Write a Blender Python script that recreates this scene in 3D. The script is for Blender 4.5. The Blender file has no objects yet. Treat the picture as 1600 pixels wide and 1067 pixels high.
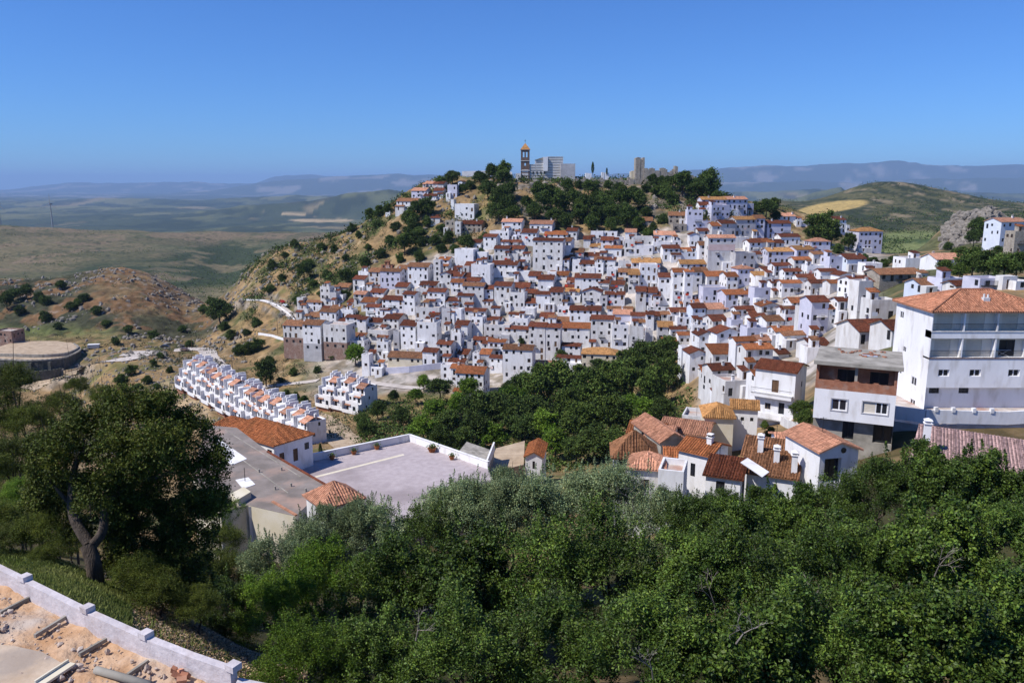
import bpy, math, random
import numpy as np
from mathutils import Vector, Matrix
R = math.radians
rnd = random.Random(7)
nrs = np.random.RandomState(11)
SC = bpy.context.scene
COL = SC.collection

# ------------------------------------------------------------------ camera, sky, sun
F = 1244.0
TH = math.atan(243.5 / F)
CT, ST = math.cos(TH), math.sin(TH)
cam_d = bpy.data.cameras.new('camera')
cam = bpy.data.objects.new('camera', cam_d)
COL.objects.link(cam)
cam_d.sensor_width = 36.0
cam_d.lens = 36.0 * F / 1600.0
cam_d.clip_start = 0.5
cam_d.clip_end = 150000.0
cam.rotation_euler = (R(90) - TH, 0, 0)
SC.camera = cam

SUN = Vector((-0.82, -0.32, 1.10)).normalized()     # direction towards the sun
elev = math.asin(SUN.z)
azim = math.atan2(SUN.x, SUN.y)
world = bpy.data.worlds.new('World')
SC.world = world
world.use_nodes = True
wn = world.node_tree
wn.nodes.clear()
w_out = wn.nodes.new('ShaderNodeOutputWorld')
w_bg = wn.nodes.new('ShaderNodeBackground')
w_sky = wn.nodes.new('ShaderNodeTexSky')
w_sky.sky_type = 'NISHITA'
w_sky.sun_disc = False
w_sky.sun_elevation = elev
w_sky.sun_rotation = azim
w_sky.altitude = 400
w_sky.air_density = 1.0
w_sky.dust_density = 0.0
w_sky.ozone_density = 3.0
w_tint = wn.nodes.new('ShaderNodeMix')
w_tint.data_type = 'RGBA'
w_tint.blend_type = 'MULTIPLY'
w_tint.inputs[0].default_value = 1.0
w_tint.inputs[7].default_value = (0.43, 0.81, 1.46, 1)
wn.links.new(w_sky.outputs[0], w_tint.inputs[6])
wn.links.new(w_tint.outputs[2], w_bg.inputs[0])
w_bg.inputs[1].default_value = 0.082
wn.links.new(w_bg.outputs[0], w_out.inputs[0])
sun_d = bpy.data.lights.new('sun', 'SUN')
sun = bpy.data.objects.new('sun', sun_d)
COL.objects.link(sun)
sun_d.energy = 4.8
sun_d.angle = R(0.5)
sun_d.color = (1.0, 0.955, 0.90)
sun.rotation_euler = SUN.to_track_quat('Z', 'Y').to_euler()
SC.view_settings.view_transform = 'Standard'
SC.view_settings.look = 'None'
SC.view_settings.exposure = 0.18
SC.view_settings.gamma = 1.0
SC.cycles.max_bounces = 6
SC.cycles.diffuse_bounces = 2
SC.cycles.volume_bounces = 0
SC.cycles.transparent_max_bounces = 8

# ------------------------------------------------------------------ projection helpers
def slope(py):                       # metres of drop per metre of depth along the sight line of a row
    return math.tan(TH + math.atan((py - 533.5) / F))
def ray(px, py):
    u = (px - 800.0) / F
    v = (533.5 - py) / F
    return Vector((u, CT + v * ST, -ST + v * CT))
def at(px, py, Y):
    d = ray(px, py)
    return d * (Y / d.y)
def proj(p):
    yc = p[1] * CT - p[2] * ST
    vc = p[1] * ST + p[2] * CT
    return 800 + F * p[0] / yc, 533.5 - F * vc / yc

# ------------------------------------------------------------------ value noise
class Noise2:
    def __init__(s, seed):
        s.t = np.random.RandomState(seed).rand(256, 256)
    def __call__(s, x, y):
        xi = np.floor(x).astype(int); yi = np.floor(y).astype(int)
        fx = x - xi; fy = y - yi
        fx = fx * fx * (3 - 2 * fx); fy = fy * fy * (3 - 2 * fy)
        t = s.t
        a = t[xi & 255, yi & 255]; b = t[(xi + 1) & 255, yi & 255]
        c = t[xi & 255, (yi + 1) & 255]; d = t[(xi + 1) & 255, (yi + 1) & 255]
        return (a * (1 - fx) + b * fx) * (1 - fy) + (c * (1 - fx) + d * fx) * fy * 1.0
def fbm(x, y, seed=1, octv=4, ridged=False):
    n = Noise2(seed)
    s = 0; a = 1.0; tot = 0
    for k in range(octv):
        v = n(x + 17.3 * k, y - 9.1 * k)
        if ridged: v = 1 - abs(2 * v - 1)
        s = s + a * v; tot += a
        a *= 0.5; x = x * 2.03; y = y * 2.03
    return s / tot

# ------------------------------------------------------------------ terrain table: sight columns, "depth:height" or "depth:p row"
NEAR = {
 -100: "12:-14.5 20:-14.8 27:-15 34:-16.5 45:-22 60:-29 90:-42 150:-62 250:-82 330:-87 352:-83 388:-80 430:p525 480:p470 545:p443 620:-70 750:-95 900:p452 1300:p415 1700:p372 1900:p350 2100:p349 2500:-180 3500:-290",
 0:    "12:-14.5 20:-14.8 27:-15 34:-16.5 45:-22 60:-29 90:-42 150:-62 250:-82 330:-87 352:-83 388:-80 430:p525 480:p470 545:p440 620:-72 750:-95 900:p450 1300:p415 1700:p372 1900:p352 2000:p351 2500:-180 3500:-290",
 100:  "12:-14.5 20:-14.8 27:-15 34:-17 45:-23 60:-30 90:-44 150:-63 250:-83 330:-86 370:p558 430:p520 480:p460 545:p432 620:-75 750:-100 900:p452 1300:p412 1700:p376 1950:p356 2050:p355 2600:-190 3500:-290",
 170:  "12:-14.5 20:-14.9 27:-16 34:-18 45:-24 60:-31 90:-45 150:-64 250:-84 340:p556 375:p552 430:p515 480:p455 545:p416 620:-75 750:-102 900:p453 1300:p412 1700:p380 1980:p360 2080:p359 2600:-195 3500:-290",
 230:  "12:-14.5 20:-15.5 27:-17 34:-19 45:-25 60:-31 90:-45 150:-62 220:-76 280:-77 340:p552 390:p540 430:p520 480:p465 545:p424 620:-78 750:-105 900:p455 1300:p415 1700:p385 2000:p362 2100:p361 2700:-200 3500:-290",
 300:  "12:-14.5 20:-16 27:-18 34:-20 45:-26 60:-32 90:-45 150:-61 215:-73 270:-71 300:-72.5 345:p562 400:p540 440:p525 480:p495 540:p465 620:-95 750:-115 900:p460 1300:p425 1700:p392 2100:p362 2200:p361 2800:-200 3500:-290",
 350:  "12:-14.5 20:-17 27:-19 34:-21 45:-27 60:-33 90:-44 110:-48 150:-59 215:-72.5 250:-72.5 290:-75 320:p585 350:p560 380:p535 420:p505 450:p480 475:p462 500:p458 560:-95 750:-120 900:p455 1300:p432 1700:p402 2100:p364 2250:p362 2800:-205 3500:-290",
 400:  "12:-14.5 20:-17.5 27:-19.5 34:-22 45:-27.5 60:-33 90:-43 110:-46.5 150:-58 215:-72 290:-78 310:p605 340:p565 370:p530 420:p475 450:p440 480:p418 500:p401 540:-70 700:-120 900:p440 1300:p415 1700:p395 2200:p364 2350:p363 2900:-210 3500:-290",
 450:  "12:-14.5 20:-18 27:-20 34:-22 45:-28 60:-34 90:-45 110:-48 150:-57 215:-71.5 260:-75 300:p605 330:p565 365:p520 405:p470 440:p430 470:p400 495:p378 540:-62 700:-120 900:p440 1300:p412 1700:p390 2200:p364 2400:p363 2900:-210 3500:-290",
 500:  "12:-14.5 20:-18.5 27:-21 34:-23 45:-28.5 60:-34 90:-45 110:-48 140:-54 215:-71 250:-74.5 295:p605 325:p568 360:p510 400:p455 440:p415 470:p388 495:p370 540:-58 700:-120 900:p440 1300:p410 1700:p392 2200:p366 2400:p364 2900:-210 3500:-290",
 550:  "12:-14.5 20:-18.5 27:-21 34:-23 45:-28.5 60:-34 90:-45 110:-48 140:-53 200:-68.5 250:-73.5 290:p605 320:p565 355:p500 395:p440 435:p402 465:p372 485:p354 540:-52 700:-120 1000:-130 1700:p392 2200:p367 2400:p365 2900:-210 3500:-290",
 600:  "12:-14.5 20:-18.5 27:-21 34:-23 45:-28.5 60:-34 90:-45 110:-48 140:-51 180:-62 230:-72 288:p600 318:p560 350:p495 385:p440 410:p408 440:p375 462:p348 480:p328 500:p326 550:-45 700:-115 1000:-130 2200:p366 2400:p365 2900:-210 3500:-290",
 650:  "12:-14.5 20:-18.5 27:-21 34:-23 45:-28.5 60:-34 90:-45 110:-47 140:-50 180:-62 230:-71 282:p604 312:p560 346:p490 385:p420 405:p398 430:p365 455:p330 480:p302 500:p292 520:p290 570:-45 700:-115 1000:-130 2200:p366 2900:-210 3500:-290",
 700:  "12:-14.5 20:-18.5 27:-21 34:-23 45:-28.5 60:-34 90:-45 110:-47 140:-51 180:-63 230:-71 278:p610 305:p565 343:p485 385:p405 403:p384 425:p360 450:p325 478:p292 500:p279 530:p280 580:-45 700:-115 1000:-130 2200:p366 2900:-210 3500:-290",
 750:  "12:-14.5 20:-18.5 27:-21 34:-23 45:-28.5 60:-34 90:-45 110:-47 140:-52 180:-65 230:-71 278:p610 305:p565 343:p485 382:p405 403:p378 420:p360 440:p330 470:p290 500:p277 530:p277 580:-45 700:-115 1000:-130 2200:p366 2900:-210 3500:-290",
 800:  "12:-14.5 20:-18.5 27:-21 34:-23 45:-28.5 60:-34 90:-45 110:-47 140:-54 180:-66.5 230:-71 276:p605 300:p565 340:p485 378:p405 402:p355 415:p340 432:p312 452:p288 480:p284 520:p284 580:-45 700:-115 1000:-130 2200:p366 2900:-210 3500:-290",
 900:  "12:-14.5 20:-18.5 27:-21 34:-23 45:-28.5 60:-34 90:-42 110:-45 140:-55 180:-66 230:-70 272:p600 297:p560 337:p480 375:p405 403:p358 416:p340 435:p312 455:p290 480:p284 520:p284 580:-45 700:-115 1000:-130 2200:p366 2900:-210 3500:-290",
 1000: "12:-14.5 20:-18.5 27:-21 34:-23 45:-28.5 60:-33 90:-39 120:-46 160:-57 200:-64 235:-67 265:p585 290:p548 330:p472 368:p400 396:p360 415:p335 435:p312 452:p290 480:p286 520:p287 580:-45 700:-115 1000:-130 2200:p366 2900:-210 3500:-290",
 1050: "12:-14.5 20:-18.5 27:-21 34:-23 45:-28.5 60:-32.5 90:-37.5 120:-44 160:-54 200:-61 235:-63 262:p570 288:p538 330:p465 368:p395 396:p358 412:p335 430:p312 450:p286 480:p283 520:p285 580:-45 700:-115 1000:-130 2200:p350 2900:-210 3500:-290",
 1100: "12:-14.5 20:-18.5 27:-21 34:-23 45:-28 60:-32 90:-37 120:-42 150:-48 190:p655 215:p612 245:p565 285:p508 330:p455 370:p392 396:p352 412:p332 432:p315 450:p307 490:p303 540:-25 700:-90 1000:-120 2200:p330 2900:-210 3500:-290",
 1200: "12:-14.5 20:-18.5 27:-21 34:-23 45:-27 60:-31 90:-36 120:-39.5 145:p650 175:p602 215:p550 260:p503 310:p455 360:p402 400:p365 430:p338 455:p325 490:p322 540:-35 700:-80 1000:p352 1500:p325 1900:p312 2400:-60 3500:-280",
 1250: "12:-14.5 20:-18.5 27:-21 34:-23 45:-26.5 60:-30 90:-34 120:-37 150:p630 180:p590 215:p540 260:p495 310:p446 360:p402 400:p375 430:p348 460:p335 490:p333 560:-50 700:-75 1000:p372 1300:p335 1700:p322 1900:p318 2400:-60 3500:-280",
 1300: "12:-14.5 20:-18.5 27:-21 34:-23 45:-26 60:-29 90:-32.5 110:-33.5 140:p600 170:p560 210:p510 255:p462 310:p430 360:p402 400:p382 430:p365 470:p352 520:-55 700:-76 1000:p372 1200:p340 1600:p318 1850:p303 2300:-60 3500:-280",
 1350: "12:-14.5 20:-18.5 27:-21 34:-23 45:-25.5 60:-28 90:-30.5 110:-30.5 140:-31 170:-32 210:p490 260:p455 310:p425 360:p403 400:p390 430:p385 480:p388 560:-60 800:p398 1000:p370 1300:p338 1600:p312 1850:p281 2300:-50 3500:-270",
 1400: "12:-14.5 20:-18.5 27:-21 34:-23 45:-25.5 60:-27.5 90:-29 105:-29 130:-28.5 150:-27.5 180:-27 220:p452 280:p425 350:p402 400:p396 460:-45 600:-62 800:p404 1000:p372 1300:p342 1600:p312 1850:p280 2300:-50 3500:-270",
 1500: "12:-14.5 20:-18.5 27:-20.5 34:-22.5 45:-25 60:-26.5 90:-28.5 110:-28.5 125:-26 150:p466 220:p428 300:p402 360:p392 400:p385 415:p362 430:p336 450:p332 500:-35 700:-60 1000:p368 1300:p345 1600:p322 1850:p303 2300:-60 3500:-270",
 1600: "12:-14.5 20:-18.5 27:-20.5 34:-22.5 45:-24.5 60:-26 90:-28.5 110:-28.5 125:-25 160:p452 210:p418 250:p404 300:p392 400:p360 430:p345 480:-24 560:-38 800:p355 1200:p336 1600:p325 1850:p317 2300:-60 3500:-270",
 1700: "12:-14.5 20:-18.5 27:-20.5 34:-22.5 45:-24.5 60:-26 90:-28.5 110:-28.5 125:-25 160:p452 210:p418 250:p404 300:p392 400:p360 430:p345 480:-24 560:-38 800:p355 1200:p336 1600:p325 1850:p320 2300:-60 3500:-270",
}
LY0, LY1, NLY = math.log(12.0), math.log(3500.0), 560
lys = np.linspace(LY0, LY1, NLY)
kp = sorted(NEAR)
tabz = []
for k in kp:
    Ys, Zs = [], []
    for tok in NEAR[k].split():
        a, b = tok.split(':')
        Y = float(a)
        z = -Y * slope(float(b[1:])) if b[0] == 'p' else float(b)
        Ys.append(math.log(Y)); Zs.append(z)
    tabz.append(np.interp(lys, Ys, Zs))
tabz = np.array(tabz)
pxs = np.arange(-900, 2501, 10.0)
def catmull(xk, V, xs):
    out = np.zeros((len(xs), V.shape[1]))
    n = len(xk)
    for i, x in enumerate(xs):
        if x <= xk[0]: out[i] = V[0]; continue
        if x >= xk[-1]: out[i] = V[-1]; continue
        j = max(0, min(n - 2, int(np.searchsorted(xk, x)) - 1))
        h = xk[j + 1] - xk[j]; t = (x - xk[j]) / h
        def tan(m):
            if m <= 0 or m >= n - 1: return np.zeros(V.shape[1])
            return (V[m + 1] - V[m - 1]) / (xk[m + 1] - xk[m - 1])
        m0, m1 = tan(j) * h, tan(j + 1) * h
        out[i] = (2*t**3-3*t**2+1)*V[j] + (t**3-2*t**2+t)*m0 + (-2*t**3+3*t**2)*V[j+1] + (t**3-t**2)*m1
    return out
G = catmull(kp, tabz, pxs)
def blur(A, ax, s):
    r = int(3 * s) + 1
    k = np.exp(-np.arange(-r, r + 1) ** 2 / (2 * s * s)); k /= k.sum()
    P = np.pad(A, [(r, r) if i == ax else (0, 0) for i in range(2)], mode='edge')
    out = np.zeros_like(A)
    for i, w in enumerate(k):
        out += w * (P[i:i + A.shape[0], :] if ax == 0 else P[:, i:i + A.shape[1]])
    return out
G = blur(blur(G, 0, 1.6), 1, 1.8)

def gfac(Y):
    return np.interp(np.log(np.maximum(Y, 10)), np.log([20, 60, 100, 200, 300, 500, 900, 3000]), [.90, .925, .945, .965, .98, 1.0, 1.012, 1.019])
def pxcol(x, y):
    return 800 + F * x / y * gfac(y)
def far_z(pc, Y):
    z = np.full(pc.shape, -300.0)
    L = [
     (38000, .10, [-400, 0, 60, 110, 200, 290, 360, 400, 430, 445, 490, 535, 600, 700, 1100, 1300, 2000], [296, 297.5, 292, 287.5, 286.5, 286.5, 290, 289, 279, 276.5, 276, 279, 279, 281, 285, 290, 290]),
     (29000, .10, [-400, 150, 260, 330, 400, 460, 550, 625, 700, 850, 1000, 1110, 1180, 1270, 1320, 1390, 1450, 1500, 1560, 1620, 2000], [312, 308, 303, 297, 288, 283, 277, 274.5, 274, 276, 275, 268, 264, 259, 256.5, 256, 260, 262, 258.5, 260, 264]),
     (22000, .07, [-400, 200, 500, 700, 1100, 1200, 1260, 1350, 1450, 1600, 2000], [313, 310, 305, 305, 290, 287, 284, 286, 280, 279, 280]),
     (13000, .08, [-400, 100, 200, 300, 450, 600, 700, 1200, 1270, 1330, 1600, 2000], [322, 315, 309, 312, 304, 308, 312, 300, 296, 300, 304, 304]),
     (8000, .07, [-400, 250, 380, 480, 540, 585, 607, 640, 700, 1100, 1240, 1275, 1315, 1340, 1600], [345, 340, 322, 312, 300, 296, 293.5, 300, 312, 320, 308, 297, 291, 310, 320]),
    ]
    for Rr, wd, xs, ps in L:
        zt = Rr * (290.0 - np.interp(pc, xs, ps)) / F * 1.0
        n = fbm(pc / 22.0, np.full(pc.shape, Rr / 777.0), int(Rr / 100), 5) - .5
        zt = zt + n * Rr * 1.6 / F
        b = np.exp(-(np.log(Y / Rr) / wd) ** 2)
        z = np.maximum(z, -300 + (zt + 300) * b)
    rg = fbm(pc * Y / F / 2600.0, Y / 2600.0, 55, 5, True) - .5
    z = z + rg * np.clip((Y - 9000) / 9000, 0, 1) * np.clip((z + 300) / 250, 0, 1) * 170
    return z
roads_flat = []
def height(x, y, detail=True):
    x = np.asarray(x, float); y = np.asarray(y, float)
    sh = x.shape
    x = np.atleast_1d(x).ravel(); y = np.maximum(np.atleast_1d(y).ravel(), 6.0)
    pc = pxcol(x, y)
    ci = np.clip((pc - pxs[0]) / 10.0, 0, len(pxs) - 1.001)
    li = np.clip((np.log(y) - LY0) / (LY1 - LY0) * (NLY - 1), 0, NLY - 1.001)
    c0 = ci.astype(int); l0 = li.astype(int); fc = ci - c0; fl = li - l0
    z = (G[c0, l0] * (1 - fc) + G[c0 + 1, l0] * fc) * (1 - fl) + (G[c0, l0 + 1] * (1 - fc) + G[c0 + 1, l0 + 1] * fc) * fl
    zf = far_z(pc, y)
    t = np.clip((np.log(y) - math.log(2700)) / (math.log(4200) - math.log(2700)), 0, 1)
    z = z * (1 - t) + zf * t
    if detail:
        z = z + rough_amp(pc, y, z) * (fbm(x / 9.0, y / 9.0, 3, 4, True) - .55)
        far = np.clip((y - 650) / 600, 0, 1)
        z = z + far * (fbm(x / 160.0, y / 160.0, 5, 4) - .5) * np.minimum(y * .008, 22) 
        z = z + np.clip((y - 2600) / 2500, 0, 1) * (fbm(x / 1500.0, y / 1500.0, 6, 5) - .5) * 110
        for (RX, RY, RZ, hw) in roads_flat:
            m = np.where((x > RX.min() - 8) & (x < RX.max() + 8) & (y > RY.min() - 8) & (y < RY.max() + 8))[0]
            for s0 in range(0, len(m), 20000):
                mm = m[s0:s0 + 20000]
                d2 = (x[mm, None] - RX[None]) ** 2 + (y[mm, None] - RY[None]) ** 2
                j = d2.argmin(1); d = np.sqrt(d2[np.arange(len(mm)), j])
                w = np.clip(1 - (d - hw - .8) / 3.0, 0, 1); w = w * w * (3 - 2 * w)
                z[mm] = z[mm] * (1 - w) + (RZ[j] - .25) * w
    return z.reshape(sh)
def pys(pc, y, z):
    return 533.5 - F * (y * ST + z * CT) / (y * CT - z * ST)
def sm(v, a, b):
    t = np.clip((v - a) / (b - a), 0, 1)
    return t * t * (3 - 2 * t)
def rough_amp(pc, y, z):
    py = pys(pc, y, z)
    a = np.full(pc.shape, .5)
    hill = sm(y, 360, 400) * (1 - sm(y, 560, 640))
    a = a + hill * 3.2 * (1 - sm(py, 345, 400) * sm(pc, 560, 640))
    brown = sm(y, 400, 440) * (1 - sm(pc, 330, 380))
    a = np.where(y < 640, np.maximum(a, brown * 2.6), a)
    a = np.where((y > 640), 0.0, a)
    vil = sm(pc, 430, 520) * sm(y, 255, 280) * (1 - sm(y, 385, 402)) + sm(pc, 1060, 1120) * (1 - sm(y, 385, 402)) * sm(y, 75, 95)
    a = a * (1 - .9 * np.clip(vil, 0, 1))
    a = np.where(y < 60, .35, a)
    crag = sm(pc, 1460, 1480) * (1 - sm(pc, 1540, 1570)) * sm(y, 385, 405) * (1 - sm(y, 440, 470))
    return a + crag * 5
def hz(x, y):
    return float(height(np.array([x]), np.array([y]))[0])
def hit(px, py, y0=20.0, y1=3000.0):
    """first point where the sight line meets the ground"""
    Y = np.exp(np.linspace(math.log(y0), math.log(y1), 1400))
    d = ray(px, py)
    X = d.x / d.y * Y; Zr = d.z / d.y * Y
    H = height(X, Y)
    j = np.where(Zr <= H)[0]
    if len(j) == 0: return None
    j = j[0]
    if j > 0:
        a = Zr[j - 1] - H[j - 1]; b = H[j] - Zr[j]
        t = a / max(1e-6, a + b)
        return Vector((X[j-1] + t * (X[j]-X[j-1]), Y[j-1] + t * (Y[j]-Y[j-1]), Zr[j-1] + t * (Zr[j]-Zr[j-1])))
    return Vector((X[j], Y[j], Zr[j]))
# ------------------------------------------------------------------ mesh helpers
def link(name, me, parent=None, loc=None):
    o = bpy.data.objects.new(name, me)
    COL.objects.link(o)
    if parent is not None: o.parent = parent
    if loc is not None: o.location = loc
    return o
def tag(o, label=None, cat=None, group=None, kind=None):
    if label: o['label'] = label
    if cat: o['category'] = cat
    if group: o['group'] = group
    if kind: o['kind'] = kind
    return o
def empty(name, loc=(0, 0, 0), rz=0.0, **k):
    o = link(name, None, None, loc)
    o.empty_display_size = .5
    o.rotation_euler = (0, 0, rz)
    return tag(o, **k)
def copy_tree(o, parent=None, loc=None, rz=None, scale=None):
    c = o.copy()
    COL.objects.link(c)
    if parent is not None: c.parent = parent
    if loc is not None: c.location = loc
    if rz is not None: c.rotation_euler = (0, 0, rz)
    if scale is not None: c.scale = scale
    for ch in list(o.children): copy_tree(ch, c)
    return c
def np_mesh(name, V, Fq, mats, smooth=False, tri=False, attr=None, mi=None):
    """V (n,3) array, Fq (m,k) array of vertex indices, one loop size"""
    me = bpy.data.meshes.new(name)
    V = np.asarray(V, np.float32); Fq = np.asarray(Fq, np.int32)
    n, k = Fq.shape
    me.vertices.add(len(V)); me.vertices.foreach_set('co', V.ravel())
    me.loops.add(n * k); me.loops.foreach_set('vertex_index', Fq.ravel())
    me.polygons.add(n)
    me.polygons.foreach_set('loop_start', np.arange(0, n * k, k, dtype=np.int32))
    me.polygons.foreach_set('loop_total', np.full(n, k, np.int32))
    me.polygons.foreach_set('use_smooth', np.full(n, smooth, bool))
    for m in (mats if isinstance(mats, (list, tuple)) else [mats]): me.materials.append(m)
    if mi is not None: me.polygons.foreach_set('material_index', np.asarray(mi, np.int32))
    if attr is not None:
        ca = me.color_attributes.new('tone', 'FLOAT_COLOR', 'POINT')
        A = np.ones((len(V), 4), np.float32); A[:, :3] = attr
        ca.data.foreach_set('color', A.ravel())
    me.update(calc_edges=True)
    return me
class MB:
    """collects polygons, then links them as one mesh object"""
    def __init__(s): s.v = []; s.f = []; s.m = []
    def poly(s, pts, m=0):
        b = len(s.v); s.v += [tuple(p) for p in pts]; s.f.append(tuple(range(b, b + len(pts)))); s.m.append(m)
    def box(s, x0, x1, y0, y1, z0, z1, m=0, top=None):
        b = len(s.v)
        s.v += [(x0,y0,z0),(x1,y0,z0),(x1,y1,z0),(x0,y1,z0),(x0,y0,z1),(x1,y0,z1),(x1,y1,z1),(x0,y1,z1)]
        for i, q in enumerate([(0,3,2,1),(4,5,6,7),(0,1,5,4),(1,2,6,5),(2,3,7,6),(3,0,4,7)]):
            s.f.append(tuple(b + j for j in q)); s.m.append(top if (i == 1 and top is not None) else m)
    def prism(s, base, z0, z1, m=0, mt=None):
        n = len(base); b = len(s.v)
        s.v += [(p[0], p[1], z0) for p in base] + [(p[0], p[1], z1) for p in base]
        for i in range(n):
            j = (i + 1) % n; s.f.append((b + i, b + j, b + n + j, b + n + i)); s.m.append(m)
        s.f.append(tuple(b + n + i for i in range(n))); s.m.append(m if mt is None else mt)
        s.f.append(tuple(b + n - 1 - i for i in range(n))); s.m.append(m)
    def tube(s, p, q, r0, r1=None, n=6, m=0):
        p, q = Vector(p), Vector(q); r1 = r0 if r1 is None else r1
        d = (q - p).normalized(); a = d.orthogonal().normalized(); c = d.cross(a)
        b = len(s.v)
        for (o, r) in ((p, r0), (q, r1)):
            for i in range(n):
                t = 2 * math.pi * i / n
                s.v.append(tuple(o + a * (r * math.cos(t)) + c * (r * math.sin(t))))
        for i in range(n):
            j = (i + 1) % n; s.f.append((b + i, b + j, b + n + j, b + n + i)); s.m.append(m)
        s.f.append(tuple(b + n + i for i in range(n))); s.m.append(m)
        s.f.append(tuple(b + n - 1 - i for i in range(n))); s.m.append(m)
    def me(s, name, mats, smooth=False):
        me = bpy.data.meshes.new(name)
        me.from_pydata(s.v, [], s.f)
        for m in (mats if isinstance(mats, (list, tuple)) else [mats]): me.materials.append(m)
        me.polygons.foreach_set('material_index', s.m)
        if smooth: me.polygons.foreach_set('use_smooth', [True] * len(s.f))
        me.update()
        return me
    def build(s, name, mats, parent=None, loc=None, smooth=False, **k):
        return tag(link(name, s.me(name, mats, smooth), parent, loc), **k)

# ------------------------------------------------------------------ materials
def mat(name, c1, c2=None, rough=.85, scale=1.0, detail=4, bump=0.0, bscale=None, spec=.3, obj=True, var=0.0, stretch=(1, 1, 1), c3=None, s3=.15, amt3=.5, metal=0, attr=False, trans=0):
    m = bpy.data.materials.new(name); m.use_nodes = True
    nt = m.node_tree; nd = nt.nodes; lk = nt.links
    b = nd['Principled BSDF']
    b.inputs['Roughness'].default_value = rough
    b.inputs['Specular IOR Level'].default_value = spec
    b.inputs['Metallic'].default_value = metal
    c2 = c2 or c1
    tc = nd.new('ShaderNodeTexCoord')
    mp = nd.new('ShaderNodeMapping'); mp.inputs['Scale'].default_value = stretch
    oi = nd.new('ShaderNodeObjectInfo')
    ad = nd.new('ShaderNodeVectorMath'); ad.operation = 'ADD'
    sc = nd.new('ShaderNodeVectorMath'); sc.operation = 'SCALE'; sc.inputs['Scale'].default_value = 1.0
    cx = nd.new('ShaderNodeCombineXYZ')
    mm = nd.new('ShaderNodeMath'); mm.operation = 'MULTIPLY'; mm.inputs[1].default_value = 60.0
    lk.new(oi.outputs['Random'], mm.inputs[0]); lk.new(mm.outputs[0], cx.inputs[0]); lk.new(mm.outputs[0], cx.inputs[2])
    lk.new(tc.outputs['Object'], ad.inputs[0]); lk.new(cx.outputs[0], ad.inputs[1]); lk.new(ad.outputs[0], mp.inputs[0])
    nz = nd.new('ShaderNodeTexNoise'); nz.inputs['Scale'].default_value = scale; nz.inputs['Detail'].default_value = detail
    nz.inputs['Roughness'].default_value = .62
    lk.new(mp.outputs[0], nz.inputs[0])
    rmp = nd.new('ShaderNodeValToRGB')
    rmp.color_ramp.elements[0].position = .36; rmp.color_ramp.elements[1].position = .66
    rmp.color_ramp.elements[0].color = (*c1, 1); rmp.color_ramp.elements[1].color = (*c2, 1)
    lk.new(nz.outputs[0], rmp.inputs[0])
    out = rmp.outputs[0]
    if c3:
        n3 = nd.new('ShaderNodeTexNoise'); n3.inputs['Scale'].default_value = s3; n3.inputs['Detail'].default_value = 5
        lk.new(mp.outputs[0], n3.inputs[0])
        r3 = nd.new('ShaderNodeMapRange'); r3.inputs[1].default_value = .52; r3.inputs[2].default_value = .68; r3.inputs[4].default_value = amt3
        lk.new(n3.outputs[0], r3.inputs[0])
        mx = nd.new('ShaderNodeMix'); mx.data_type = 'RGBA'
        lk.new(r3.outputs[0], mx.inputs[0]); lk.new(out, mx.inputs[6]); mx.inputs[7].default_value = (*c3, 1)
        out = mx.outputs[2]
    if attr:
        at_ = nd.new('ShaderNodeAttribute'); at_.attribute_name = 'tone'
        mx = nd.new('ShaderNodeMix'); mx.data_type = 'RGBA'; mx.blend_type = 'MULTIPLY'; mx.inputs[0].default_value = 1
        lk.new(out, mx.inputs[6]); lk.new(at_.outputs['Color'], mx.inputs[7]); out = mx.outputs[2]
    if var:
        hs = nd.new('ShaderNodeHueSaturation')
        mr = nd.new('ShaderNodeMapRange'); mr.inputs[3].default_value = 1 - var; mr.inputs[4].default_value = 1 + var
        lk.new(oi.outputs['Random'], mr.inputs[0]); lk.new(mr.outputs[0], hs.inputs['Value'])
        lk.new(out, hs.inputs['Color']); out = hs.outputs[0]
    lk.new(out, b.inputs['Base Color'])
    if bump:
        nb = nd.new('ShaderNodeTexNoise'); nb.inputs['Scale'].default_value = bscale or scale * 4; nb.inputs['Detail'].default_value = 4
        lk.new(mp.outputs[0], nb.inputs[0])
        bp = nd.new('ShaderNodeBump'); bp.inputs['Strength'].default_value = 1.0; bp.inputs['Distance'].default_value = bump
        lk.new(nb.outputs[0], bp.inputs['Height']); lk.new(bp.outputs[0], b.inputs['Normal'])
    if trans:
        tr = nd.new('ShaderNodeBsdfTranslucent'); ms = nd.new('ShaderNodeMixShader'); ms.inputs[0].default_value = trans
        lk.new(out, tr.inputs[0]); lk.new(b.outputs[0], ms.inputs[1]); lk.new(tr.outputs[0], ms.inputs[2])
        lk.new(ms.outputs[0], nd['Material Output'].inputs[0])
    return m
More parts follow.
